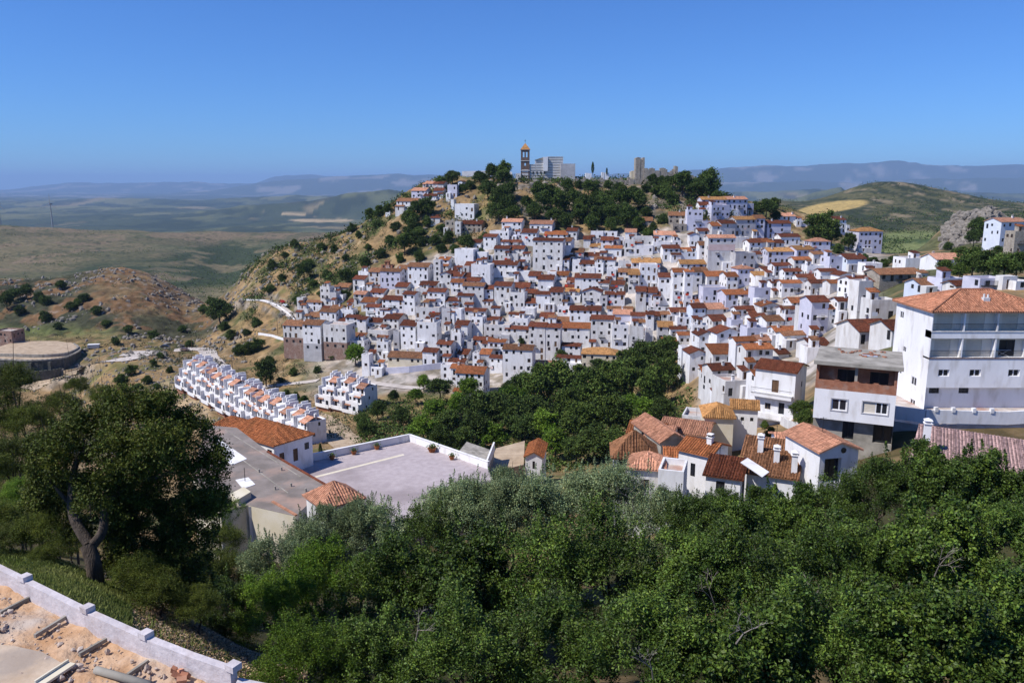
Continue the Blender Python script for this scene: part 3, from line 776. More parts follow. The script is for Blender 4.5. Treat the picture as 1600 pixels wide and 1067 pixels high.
    if roof == 'f':
        rb.box(x0 + .22, x1 - .22, .22, D - .22, H - .1, H + .02)
        ro_ = rb.build('terrace', M_['deck'], root)
    else:
        for q in sl: roof_poly(rb, uv, [(p[0], p[1], p[2] + top) for p in q])
        ro_ = roof_obj(rb, uv, root, rm)
        if ribbed:
            for q in sl[:4]: ribs(ro_, [(p[0], p[1], p[2] + top) for p in q], M_[tile])
    for O, U, L, ops in faces[:2] + faces[3:]:
        for o in ops:
            if o[2] < (base[0] if base else 0): continue
            me = wme or (rnd.choice((W_dark, DOOR)) if o[3] - o[2] > 1.75 else None)
            put_window(root, O, U, o, inset, me)
    nc = chim if chim is not None else (rnd.random() < .45)
    for k in range(int(nc)):
        cx = rnd.uniform(x0 + .7, x1 - .7) if W > 2.4 else 0; cy = rnd.uniform(D * .25, D * .75)
        z = H + (.1 if roof == 'f' else max(0, rise * (1 - abs(cy - D/2) / (D/2)) - .1) if roof in 'gh' else rise * .4)
        link('chimney', rnd.choice(CH), root, (cx, cy, z - .1))
    if not ribbed and base is None and name == 'house' and depth_below == 3.5:
        if rnd.random() < .34 and W > 4:      # balcony with rail
            bw = rnd.uniform(1.6, min(4.0, W * .7)); bx = rnd.uniform(x0 + .2, x1 - bw - .2); bz = zf + max(.4, (H - zf) * rnd.uniform(.35, .6))
            q = MB(); q.box(bx, bx + bw, -.9, 0, bz - .15, bz)
            for k in range(int(bw / .25)): q.box(bx + k * .25, bx + k * .25 + .05, -.9, -.86, bz, bz + .9)
            q.box(bx, bx + bw, -.92, -.86, bz + .9, bz + .97); q.build('balcony', M_[rnd.choice(('white2', 'iron', 'iron', 'grey'))], root)
        if rnd.random() < .42 and W > 3.2:     # lean-to annex at the foot of the front
            aw_ = rnd.uniform(2.0, max(2.1, W * .62)); ax = rnd.choice((x0 - .4, x1 - aw_ + .4)); ah = rnd.uniform(1.6, 3.0); ad = rnd.uniform(1.2, 2.4)
            q = MB(); wall_face(q, (ax, -ad, 0), (1, 0, 0), aw_, zf + ah, [(aw_*.3, aw_*.3 + .8, zf + .1, zf + min(ah - .3, 2.0))], .3)
            wall_face(q, (ax + aw_, -ad, 0), (0, 1, 0), ad, zf + ah, [], .1); wall_face(q, (ax, 0, 0), (0, -1, 0), ad, zf + ah, [], .1); q.poly([(ax, -ad, zf + ah), (ax + aw_, -ad, zf + ah), (ax + aw_, 0, zf + ah), (ax, 0, zf + ah)])
            an = q.build('annex', M_[rnd.choice(('white', 'white', 'white2', 'grey'))], root)
            put_window(an, (ax, -ad, 0), (1, 0, 0), (aw_*.3, aw_*.3 + .8, zf + .1, zf + min(ah - .3, 2.0)), .3, DOOR)
            if rnd.random() < .6:
                rb2 = MB(); uv2 = []; roof_poly(rb2, uv2, [(ax - .2, -ad - .3, zf + ah - .02), (ax + aw_ + .2, -ad - .3, zf + ah - .02), (ax + aw_ + .2, .0, zf + ah + .7), (ax - .2, .0, zf + ah + .7)]); roof_obj(rb2, uv2, an, rm if roof != 'f' else [M_['r'], M_['white2']])
        if roof == 'f' and W > 3.5 and rnd.random() < .6:   # stair hut on the terrace
            hw_ = rnd.uniform(1.6, 2.4); hx = rnd.uniform(x0 + .4, x1 - hw_ - .4); q = MB(); wall_face(q, (hx, D * .45, H), (1, 0, 0), hw_, 2.3, [(.3, 1.1, .1, 1.9)], .25)
            wall_face(q, (hx + hw_, D * .45, H), (0, 1, 0), D * .4, 2.3, [], .1); wall_face(q, (hx, D * .85, H), (0, -1, 0), D * .4, 2.3, [], .1); wall_face(q, (hx + hw_, D * .85, H), (-1, 0, 0), hw_, 2.3, [], .1)
            sh2 = q.build('stair_hut', wall_m, root); put_window(sh2, (hx, D * .45, H), (1, 0, 0), (.3, 1.1, .1, 1.9), .25, DOOR)
            rb2 = MB(); uv2 = []; roof_poly(rb2, uv2, [(hx - .2, D*.45 - .25, H + 2.28), (hx + hw_ + .2, D*.45 - .25, H + 2.28), (hx + hw_ + .2, D*.85 + .2, H + 2.9), (hx - .2, D*.85 + .2, H + 2.9)]); roof_obj(rb2, uv2, sh2, [M_[rnd.choice('rrbo')], M_['white2']])
        if rnd.random() < .16:    # cloth or awning in red, blue or cream
            q = MB(); ax = rnd.uniform(x0, x1 - 1.2); az = zf + rnd.uniform(.8, max(1, (H - zf) * .7)); q.box(ax, ax + 1.2, -.35, -.3, az, az + .9); q.build('washing', M_[rnd.choice(('red', 'blue', 'cream', 'pink', 'red'))], root)
    if rnd.random() < .6: link('antenna', ANT, root, (rnd.uniform(x0*.6, x1*.6), D*.5, H + (0 if roof == 'f' else rise*.9)))
    return root

# ------------------------------------------------------------------ the village, house by house, read off the photograph
# crop origin x, y, zoom;   then: x0 x1 roof-top eave foot roof+tile[wall] [options]
VILLAGE = {
 'A': (400, 400, 4.85, """
205 358 478 525 620 gb K770,oldbrick
355 490 475 520 665 gb K790,grey
510 685 520 520 655 f  K780,oldbrick
622 685 465 500 520 gr
488 560 230 232 385 f
560 608 270 275 372 f grey
385 497 335 350 415 gb
310 357 315 315 375 f white2
320 392 400 400 465 f
390 480 425 460 478 gb
640 735 400 405 470 f
560 635 365 405 440 gb
500 548 378 400 440 gr
735 822 175 175 265 f
855 940 85 120 235 gb
942 1092 90 117 245 gb lilac
742 828 262 290 370 gp
826 942 203 226 245 gr
866 965 243 276 308 gr
797 900 310 350 405 go
957 1115 300 332 450 gr
1055 1143 185 232 292 gr
1150 1302 48 82 222 gb
1240 1360 178 222 262 gr
832 930 360 386 472 gr
926 1065 360 396 450 gr
966 1080 440 476 560 gr
852 950 465 500 560 gr
1096 1208 485 526 692 gr
1222 1370 500 500 690 f
1280 1372 455 488 510 gr
705 825 577 605 645 gb blue
712 820 640 640 740 f
848 1000 560 560 642 f
915 1000 650 650 772 f
842 908 700 755 772 gr
1000 1258 702 768 822 gb cream
1262 1368 690 726 822 gr
1372 1476 635 668 800 gr
802 858 745 745 900 f
862 960 840 840 892 f
1040 1086 570 570 702 f grey
1115 1202 290 290 440 f
1208 1390 388 388 470 f
1392 1478 108 136 236 yr white2
1345 1398 28 30 200 f
1480 1560 120 152 232 gr
1438 1540 310 346 382 gr
1300 1432 270 270 385 f
1408 1472 395 395 560 f grey
1478 1556 400 400 560 f
770 832 480 480 602 f
690 732 318 350 372 gr
1484 1552 580 580 745 f
1476 1560 812 850 960 go
950 1032 68 70 92 f brick
1066 1148 60 100 182 gb
610 700 205 235 272 gb stone
1400 1476 820 822 940 f
1025 1092 430 462 520 gr
905 1000 395 396 470 f
"""),
 'B': (700, 400, 4.85, """
330 520 25 66 152 gr
176 320 64 64 226 f n0
126 212 43 76 122 gr
62 166 120 156 216 gr
132 236 155 190 262 gr
520 590 70 105 124 gr
550 622 10 10 76 f
610 692 118 150 232 gr
682 797 112 178 266 gr
766 906 108 146 168 go
900 955 155 198 216 gr
960 1153 130 166 266 gr
885 955 213 236 250 gr
882 992 238 270 302 gt
776 868 215 272 402 gr white2
350 475 193 226 387 gr
276 342 220 250 380 gr
112 270 226 226 387 f
497 616 190 236 272 gr
462 580 275 275 402 f
582 662 250 280 322 gr
592 666 318 356 402 gr
666 772 290 290 402 f
888 1002 300 300 347 f
1016 1160 240 270 402 ym white2
922 1155 373 412 496 gr
1208 1400 378 402 432 gb
1252 1390 400 440 492 gp lilac
1237 1332 185 216 282 gr
1366 1450 105 141 272 gt
1425 1500 225 268 412 gr
1204 1272 100 100 202 f
1292 1382 122 122 202 f
1400 1470 50 52 116 f
122 282 393 416 470 gr
157 262 460 460 612 f
272 466 520 520 642 f
306 392 458 492 524 gr
56 148 485 521 682 gr
472 560 432 462 470 gr
470 604 470 470 545 f
556 655 395 395 472 f
697 795 413 462 502 gr
772 914 458 492 512 gb
612 736 500 534 786 gr
738 850 512 540 786 gr
768 897 508 545 580 gr
862 1072 500 545 692 go
1082 1250 443 478 692 gr n3
1242 1368 498 520 702 f pinkband
1372 1482 508 532 762 f
1388 1500 423 452 522 gr
1012 1282 690 742 862 ht cream n2
416 638 668 708 940 gb n4
642 855 790 842 902 gp
60 268 818 888 1062 go
186 240 735 735 852 f
240 316 698 742 852 go grey
188 320 610 636 720 gr
72 148 703 742 782 gr
2 124 773 802 842 gr
302 430 650 650 770 f
862 1000 680 680 772 f
1502 1560 415 442 562 gr
22 112 200 200 285 f
2 62 98 122 172 gr
42 102 75 98 120 gr
2 72 312 340 402 gr
74 190 300 300 402 f
942 1000 25 27 112 f
1012 1106 15 60 132 gr
1108 1160 30 30 102 f
410 470 0 2 66 f
2 48 420 422 560 f
20 60 560 562 680 f white2
140 186 640 650 742 f grey
260 300 660 662 760 f
910 1002 560 562 650 f
1150 1206 300 302 400 f grey
1420 1552 500 502 540 f
1495 1550 560 562 700 f grey
"""),
 'C': (1000, 400, 4.85, """
-8 156 10 46 62 gt
0 130 60 62 242 f n3
305 528 12 60 104 gt
140 234 62 160 366 gr n3
250 335 90 122 388 go n4
337 400 98 118 388 go n4
402 470 84 120 252 gb
425 515 78 115 150 gb
506 655 98 152 222 go
657 742 98 156 252 go
477 650 235 235 352 f lilac n2
742 864 66 96 216 hp lilac
872 966 98 152 212 gt
966 1050 95 122 160 m2w
650 842 245 290 385 go lilac
866 986 240 240 372 f lilac
770 858 312 312 382 f
922 1078 300 380 432 yo
730 870 380 402 460 gr
1150 1262 310 352 382 go
1296 1424 298 346 602 gr lilac
1216 1300 385 387 602 f
1500 1560 310 352 475 gr
1430 1500 375 392 482 go
56 236 370 386 417 f
236 384 388 422 452 gr
62 150 415 452 502 gr
136 246 484 536 652 gt grey
162 250 440 442 484 f
282 386 460 462 562 f
398 496 355 392 512 gr blue
396 480 312 352 372 go
505 662 350 400 442 gp
552 662 435 490 542 gr
396 512 522 522 642 f
846 958 430 462 502 gr
960 1090 443 490 550 gb
1076 1216 400 402 512 f
812 960 540 542 642 f lilac
1026 1208 525 568 612 go
690 780 480 482 572 f lilac
446 572 545 600 742 yr
582 772 515 582 690 yr
552 716 622 740 832 mo
722 872 612 642 862 go
802 1004 655 702 862 go
312 390 690 692 892 f n3 a-3
376 504 695 737 902 yr
546 710 805 862 1062 gr
472 546 845 882 1052 go
645 905 940 942 1062 f n1
896 986 598 640 692 gp
1302 1442 622 682 700 gr
1268 1400 690 692 762 f
1052 1130 698 742 762 gr
0 102 600 602 642 f
-28 128 220 276 402 gr
1100 1210 440 442 520 f
1000 1062 600 602 660 f
870 930 900 902 1062 f
100 150 270 300 400 gr
"""),
 'E': (700, 330, 9.7, """
815 1112 85 162 337 gp
1120 1338 270 326 502 gr
817 990 360 402 432 gr
990 1118 352 354 432 f lilac
832 1112 435 472 517 gr
702 925 515 568 742 gr
946 1145 565 570 622 f
892 1056 640 642 742 f
100 384 575 577 832 f n0
442 588 620 622 802 f n0
590 680 665 667 742 f
2 92 690 692 772 f
1042 1182 820 882 912 gr
1112 1250 690 692 832 f
"""),
 'L': (780, 210, 4.0, """
190 330 516 560 606 gp
282 424 590 626 652 go
400 446 630 668 796 gb
446 526 695 737 797 gb
532 668 718 760 772 gr
568 635 672 702 720 gt
526 570 632 656 702 gr
572 650 605 607 667 f
652 736 605 607 642 f
636 712 640 662 722 gr
714 780 640 642 692 f
782 846 655 657 752 f
787 855 588 612 652 gp
846 960 690 692 747 f
962 1080 670 672 732 f
968 1030 585 628 672 gp
1030 1104 585 628 672 gp
210 396 645 664 848 gr n4 c4
362 436 753 782 852 gr
502 596 775 812 862 gr
596 650 800 802 872 f
746 822 790 792 852 f
830 1006 760 802 882 gt
672 760 830 832 892 f
1305 1472 628 646 836 gp n4 peach
1476 1600 738 740 842 f grey
1190 1250 600 626 702 yr
1132 1202 675 730 760 go
1142 1312 770 816 832 gt
1136 1304 735 737 772 f blue
1175 1272 470 472 592 f lilac
1272 1322 540 542 592 f lilac
1266 1420 378 408 476 gt lilac
1422 1550 386 406 502 gp lilac
1552 1590 430 432 502 f lilac
1252 1330 440 442 502 f
1327 1440 440 442 522 f lilac
1060 1166 475 507 562 gb stone
1086 1172 560 562 602 f stone
1330 1386 528 572 632 go grey
1387 1476 505 557 632 gr grey
1477 1602 493 532 632 gt grey
1082 1136 660 662 732 f
1472 1560 640 642 702 f white2
1430 1588 350 352 392 f stone
896 956 505 540 562 gb stone
1250 1306 690 692 800 f
"""),
 'M': (1180, 240, 3.81, """
0 56 366 386 492 gb lilac
72 212 393 416 502 gr lilac
132 240 348 373 402 gp
242 342 400 402 426 f
332 446 502 522 602 hp lilac
476 540 372 395 472 mw
542 562 425 427 472 f
615 756 435 462 582 ht lilac n3
2 96 498 527 562 go
96 172 508 532 562 gr
76 244 558 582 657 gt lilac
246 350 546 572 652 gt lilac
546 660 596 627 692 gr blue
442 544 610 612 702 f lilac
656 756 650 652 702 f
896 1062 620 622 672 f n0
1082 1266 578 628 662 gp
742 990 668 717 762 gb stone
1460 1600 366 406 542 gp blue
1542 1640 460 462 602 f stone
992 1110 738 782 832 gb blue
1112 1240 740 742 802 f lilac n0
1197 1335 780 782 812 f
1337 1496 738 742 802 f lilac
1552 1640 770 772 802 f
502 596 688 724 752 yr n0
592 702 698 762 852 gr
612 690 752 757 962 f c1 n3
692 840 868 870 992 f white2 n1
"""),
 'D': (1240, 420, 3.811, """
392 582 275 368 452 gr white2 n1
586 660 302 362 432 gr
206 262 215 236 342 go
264 380 170 190 302 gr
"""),
 'J': (600, 270, 9.7, """
190 500 388 432 572 gb
416 630 225 272 387 gp lilac
612 745 110 167 212 gp
748 820 140 165 262 gr pink
822 900 112 170 262 gr
962 1105 178 182 372 f lilac
750 890 270 272 372 f
602 790 318 352 432 gr
1122 1188 100 132 242 yb
1072 1366 462 472 692 f n2
1012 1060 400 402 552 f
928 1072 718 722 902 f stone
1074 1162 740 742 932 f white2
1167 1480 705 777 902 gr stone
622 850 700 702 752 f stone
22 90 610 612 642 f
"""),
}
def yaw_default(px):
    return float(np.interp(px, [400, 900, 1050, 1130, 1350], [17, 12, 4, -7, -10]))
HOUSES = []; cover = np.zeros((1067 // 2 + 1, 801), bool)
def place_house(x0, x1, rt, e, b, code, opts):
    xm = (x0 + x1) / 2
    if code[0] == 'f' and not opts and rnd.random() < .28: code = 'g' + rnd.choice('rrrrbo'); rt = e - 5.5
    kb = [float(o[1:].split(',')[-2]) for o in opts if o[0] == 'K' and ',' in o]
    p = hit(xm, (400 + kb[0] / 4.85 if kb else b) + 2.5, 95)
    if p is None: return None
    Y = p.y
    a = yaw_default(xm) + rnd.uniform(-5, 5)
    roof = code[0]; tile = code[1] if len(code) > 1 and code[1] in 'robtp' else 'r'
    wall = 'white'; kw = {}
    basep = None
    for o in opts:
        if o in M_: wall = o
        elif o[0] == 'a' and o[1:].lstrip('-').isdigit(): a = float(o[1:])
        elif o[0] == 'n' and o[1:].isdigit():
            if o == 'n0': kw['fwins'] = None; kw['dens0'] = True
            else: kw['storeys'] = int(o[1:])
        elif o[0] == 'c' and o[1:].isdigit(): kw['cols'] = int(o[1:])
        elif o[0] == 'K':
            basep = o[1:].split(',')
        elif o == 'peach': kw['peach'] = 1
    if wall == 'white' and rnd.random() < .27: wall = 'white2'
    ar = R(a)
    U = Vector((math.cos(ar), -math.sin(ar), 0))     # along the front, left to right;  outward = (-sin, -cos)
    N = Vector((-math.sin(ar), -math.cos(ar), 0))
    C = Vector((p.x, Y, 0))
    def onplane(px):
        d = ray(px, (e + b) / 2); t = C.dot(N) / (d.x * N.x + d.y * N.y); q = d * t
        return (Vector((q.x, q.y, 0)) - C).dot(U), t
    l, _ = onplane(x0); r, _ = onplane(x1)
    W = max(1.8, r - l); mid = C + U * ((l + r) / 2)
    ze = at(xm, e, Y).z
    zfoot = at(xm, b, Y).z
    dpx = max(0, e - rt); s = slope(e)
    if roof in 'gh':
        D = 2 * dpx * Y / F / (.36 + s) if dpx > 1 else 6
    else: D = 6.5
    D = min(max(D, 4.2), 8.5)
    if roof == 'f' : D = min(8, max(4, W * .8))
    below = 3.5
    if basep:
        zb = at(xm, 400 + float(basep[-2]) / 4.85, Y).z; 
        below = zfoot - zb + .5
    oz = zfoot - below
    peach = kw.pop('peach', None)
    if kw.pop('dens0', None): kw['fwins'] = [(W*.6, W*.6+.8, below + (ze-zfoot)*.5, below + (ze-zfoot)*.5 + .9)] if ze - zfoot > 3 and W > 3 else []
    else: kw.pop('fwins', None)
    par = .7
    H = ze - oz - (par if roof == 'f' else 0)
    if H < below + .8: H = below + .8
    if roof == 'h': kw['rise'] = min(W, D) / 2 * .38
    if roof == 'm': kw['rise'] = 1.6
    root = build_house((mid.x, mid.y, oz), -ar, W, D, H, roof, tile, wall, base=((below + .1, basep[-1]) if basep else None), depth_below=below, par=par,
                       name='house', band=((H - 5.6, H - 2.9, 'pink') if peach else None), **kw)
    HOUSES.append(dict(o=root, px=xm, py=(e + b) / 2, x0=x0, x1=x1, e=e, b=b, W=W, H=ze - zfoot, roof=roof, tile=tile, wall=wall, opts=opts, Y=Y))
    cover[int(rt / 2):int(b / 2) + 1, int(x0 / 2):int(x1 / 2) + 1] = True
    return root
for key, (ox, oy, z, txt) in VILLAGE.items():
    for ln in txt.strip().split('\n'):
        t = ln.split()
        x0, x1, rt, e, b = [float(v) for v in t[:5]]
        place_house(ox + x0 / z, ox + x1 / z, oy + rt / z, oy + e / z, oy + b / z, t[5], t[6:])
# ------------------------------------------------------------------ fill alleys of the village with the small houses between
def inpoly(x, y, P):
    c = False; j = len(P) - 1
    for i in range(len(P)):
        if (P[i][1] > y) != (P[j][1] > y) and x < (P[j][0] - P[i][0]) * (y - P[i][1]) / (P[j][1] - P[i][1]) + P[i][0]: c = not c
        j = i
    return c
VP = [(470, 500), (520, 450), (570, 415), (700, 400), (780, 350), (1000, 368), (1100, 345), (1200, 350), (1290, 395), (1320, 430), (1320, 470), (1260, 560), (1190, 560), (1100, 600), (1070, 560), (1060, 530), (1000, 560), (840, 590), (720, 580), (640, 570), (560, 550), (500, 520)]
nfill = 0
for yy in range(352, 600, 9):
    xx = 470
    while xx < 1320 and nfill < 70:
        w = rnd.choice((16, 20, 26, 30)) * (1.25 if yy > 480 else 1); h = rnd.choice((12, 15, 18)) * (1.2 if yy > 480 else 1)
        if inpoly(xx, yy, VP) and inpoly(xx + w, yy + h, VP):
            sub = cover[int(yy/2):int((yy+h)/2), int(xx/2):int((xx+w)/2)]
            if sub.size and sub.mean() < .38:
                fl = rnd.random() < .2
                code = 'f' if fl else 'g' + rnd.choice('rrrrob')
                if place_house(xx, xx + w, yy - (0 if fl else 5), yy, yy + h, code, []): nfill += 1
                xx += w; continue
        xx += 5

# ------------------------------------------------------------------ generic placing for the nearer houses
def house_at(px, pe, Y, a, W, D, h, code, wall='white', tile=None, below=4.0, label=None, **k):
    """front eave centre seen at (px, pe) at depth Y; a = turn of the front to the left in degrees; h = visible wall height"""
    p = at(px, pe, Y)
    r = build_house((p.x, p.y, p.z - h - below), -R(a), W, D, h + below, code[0], tile or (code[1] if len(code) > 1 else 'r'), wall, depth_below=below, **k)
    tag(r, label, 'house')
    return r
def Pz(px, py, z):
    return at(px, py, -z / slope(py))

# apartment block on the right
M_['salmon'] = tile_mat('salmon_clay_tiles', (.36, .15, .085), (.48, .23, .14), (.24, .115, .07), amt=.8)
M_['loggia'] = mat('shade_warmed_render', (.74, .68, .58), (.82, .77, .68), scale=.5)  # warm tint set against the blue shade inside the recessed balconies
M_['turbine'] = mat('turbine_grey', (.30, .31, .32))
def apartment():
    Y1 = 98.0; c = at(1459, 488, Y1); x0 = c.x; x1 = x0 + 15.2; D = 9.6; ze = c.z
    zz = lambda r: at(1459, 420 + r / 3.811, Y1).z
    z_slab = [zz(265), zz(372), zz(410), zz(528), zz(540), zz(708), zz(822)]
    root = empty('apartment_block', (x0, Y1, 0), label='large white apartment block with recessed balconies and wide hipped clay roof', cat='apartment block')
    W = x1 - x0
    mb = MB()
    lo = z_slab[5]; bot = z_slab[6] - 3
    # lower storeys of the front, flush, with three windows
    ops = [(1.35 + .0, 2.75, zz(640) - bot, zz(600) - bot), (5.3, 6.75, zz(640) - bot, zz(600) - bot), (10.2, 11.65, zz(640) - bot, zz(600) - bot)]
    zb = zz(708)
    wall_face(mb, (0, 0, zb), (1, 0, 0), W, zz(540) - zb, [(a, b, c_ + bot - zb, d + bot - zb) for a, b, c_, d in ops], .25)
    ops2 = [(.9, 2.2, zz(752) - bot, zz(712) - bot), (4.7, 6.0, zz(752) - bot, zz(712) - bot)]
    wall_face(mb, (0, .9, bot), (1, 0, 0), W, zb - bot, ops2, .25)
    mb.poly([(0, 0, zb), (0, .9, zb), (W, .9, zb), (W, 0, zb)])
    # loggia back wall
    bays = [0, W * .265, W * .54, W * .80, W]
    for (za, zt) in ((zz(530), zz(415)), (zz(372), ze)):
        o3 = [(bays[i] + .9, bays[i] + 2.9, .05, min(2.25, zt - za - .3)) for i in range(3)]
        lw = MB(); wall_face(lw, (.01, .8, za), (1, 0, 0), W - .02, zt - za, o3, .12); lw.build('loggia_wall', M_['loggia'], root)
        for i, b in enumerate(bays):
            mb.box(max(.004, b - .09), min(W - .004, b + .09), .02, .795, za, zt)
    mb.box(0, W, 0, 1.5, zz(540), zz(530)); mb.box(0, W, 0.0, 1.5, zz(415), zz(372))
    # side and back walls
    px_l = [(8.0, ze - 1.6, .55, .9), (6.4, ze - 6.0, .45, .7), (7.2, ze - 9.0, .6, 1.0), (3.2, ze - 9.6, .7, 1.1), (3.0, ze - 12.4, .7, .8), (8.2, ze - 12, .6, .9)]
    ol = [(D - y - w, D - y + w, zc - bot - h / 2, zc - bot + h / 2) for y, zc, w, h in px_l]
    ol = [o for o in ol if o[2] > .2]
    wall_face(mb, (0, D, bot), (0, -1, 0), D, ze - bot, ol, .15)
    wall_face(mb, (W, 0, bot), (0, 1, 0), D, ze - bot, [], .15)
    wall_face(mb, (W, D, bot), (-1, 0, 0), W, ze - bot, [], .15)
    mb.build('wall', M_['white'], root)
    for o in ops: put_window(root, (0, 0, bot), (1, 0, 0), o, .25, W_white)
    for o in ops2: put_window(root, (0, .9, bot), (1, 0, 0), o, .25, W_dark)
    for o in ol: put_window(root, (0, D, bot), (0, -1, 0), o, .15, W_white)
    for j, (za, zt) in enumerate(((zz(530), zz(415)), (zz(372), ze))):
        for i in range(3):
            o = (bays[i] + .9, bays[i] + 2.9, .05, min(2.25, zt - za - .3))
            put_window(root, (0, .8, za), (1, 0, 0), o, .12, W_dark if (i == 2 and j == 0) else SHUT)
        rl = MB()
        for i in range(int(W / .14)): rl.box(i * .14, i * .14 + .02, .04, .06, za, za + .9)
        rl.box(0, W, .03, .07, za + .9, za + .94)
        for i in range(4):
            rr = rl.build('railing', M_['iron'], root) if i == 0 else None
        cp = MB(); cp.box(-.05, W + .05, -.06, .02, za - .12, za, 0)
        cp.build('ledge', M_['r'] if j == 0 else M_['white2'], root)
    # furniture on the balcony
    tb = MB(); tb.box(W*.57, W*.7, .5, 1.0, zz(530) + .8, zz(530) + .84); tb.tube((W*.58, .6, zz(530)), (W*.69, .9, zz(530) + .8), .02); tb.tube((W*.69, .6, zz(530)), (W*.58, .9, zz(530) + .8), .02)
    rt_ = empty('drying_rack', (x0, Y1, 0), label='white folding drying rack on the third balcony of the apartment block', cat='drying rack'); tb.build('frame', M_['white'], rt_)
    # hipped roof with real cover tiles
    e = .45; rise = at(1513, 454, Y1 + D / 2).z - ze
    hw = D / 2; c4 = [(-e, -e, ze), (W + e, -e, ze), (W + e, D + e, ze), (-e, D + e, ze)]
    r0, r1 = (hw + .9, hw, ze + rise), (W - hw - .9, hw, ze + rise)
    rb = MB(); uv = []
    sl = [[c4[0], c4[1], r1, r0], [c4[1], c4[2], r1], [c4[2], c4[3], r0, r1], [c4[3], c4[0], r0]]
    for q in sl: roof_poly(rb, uv, [(p[0], p[1], p[2] + .12) for p in q])
    ro = roof_obj(rb, uv, root, [M_['salmon'], M_['white2']])
    for q in sl: ribs(ro, [(p[0], p[1], p[2] + .12) for p in q], M_['salmon'], pitch=.30, r=.09, seg=.5)
    hp = MB()
    for a, b in ((c4[0], r0), (c4[1], r1), (c4[2], r1), (c4[3], r0), (r0, r1)):
        a, b = Vector(a) + Vector((0, 0, .2)), Vector(b) + Vector((0, 0, .2)); n = max(2, int((b - a).length / .5))
        for i in range(n): hp.tube(a.lerp(b, i / n), a.lerp(b, (i + 1.1) / n), .13, .11, 7)
    hp.build('ridge_tiles', M_['salmon'], ro, kind='stuff')
    ct = MB(); q = Vector((W * .5, 2.2, ze + rise * .5)); ct.box(q.x - .4, q.x + .4, q.y - .3, q.y + .3, q.z, q.z + .5, 0); ct.tube(q + Vector((-.25, 0, .5)), q + Vector((-.25, 0, .95)), .12); ct.tube(q + Vector((.25, 0, .5)), q + Vector((.25, 0, .9)), .12)
    ct.build('roof_vent', M_['white2'], ro)
    # garden parapet in front
    p0 = at(1398, 634, 93); p1 = at(1447, 640, 91); p2 = at(1575, 643, 91.5); p3 = at(1720, 634, 92)
    pw = empty('parapet_wall', (p0.x, p0.y, p0.z), label='long low white parapet wall with short posts in front of the apartment block', cat='wall')
    w = MB()
    for a, b in ((p0, p1), (p1, p2), (p2, p3)):
        a = a - p0; b = b - p0; d = (b - a); d.z = 0; n = Vector((-d.y, d.x, 0)).normalized() * .12
        w.poly([a - n, b - n, b - n - Vector((0, 0, 1.6)), a - n - Vector((0, 0, 1.6))][::-1]); w.poly([a + n, b + n, b + n - Vector((0, 0, 1.6)), a + n - Vector((0, 0, 1.6))]); w.poly([a - n, b - n, b + n, a + n])
    w.build('wall', M_['white'], pw)
    for t in (.12, .33, .58, .8):
        a = (p1 - p0).lerp(p2 - p0, t); q = MB(); q.box(-.2, .2, -.2, .2, -.2, .35); q.build('post', M_['white'], pw, a)
    ter = MB(); ter.prism([(p0.x, p0.y + .05), (p1.x, p1.y + .05), (p2.x, p2.y + .05), (p3.x, p3.y + .05), (p3.x, 118), (p0.x + 1, 118)], -36, z_slab[6] - .35)
    ter.build('garden_terrace', M_['deck'], kind='structure')
apartment()

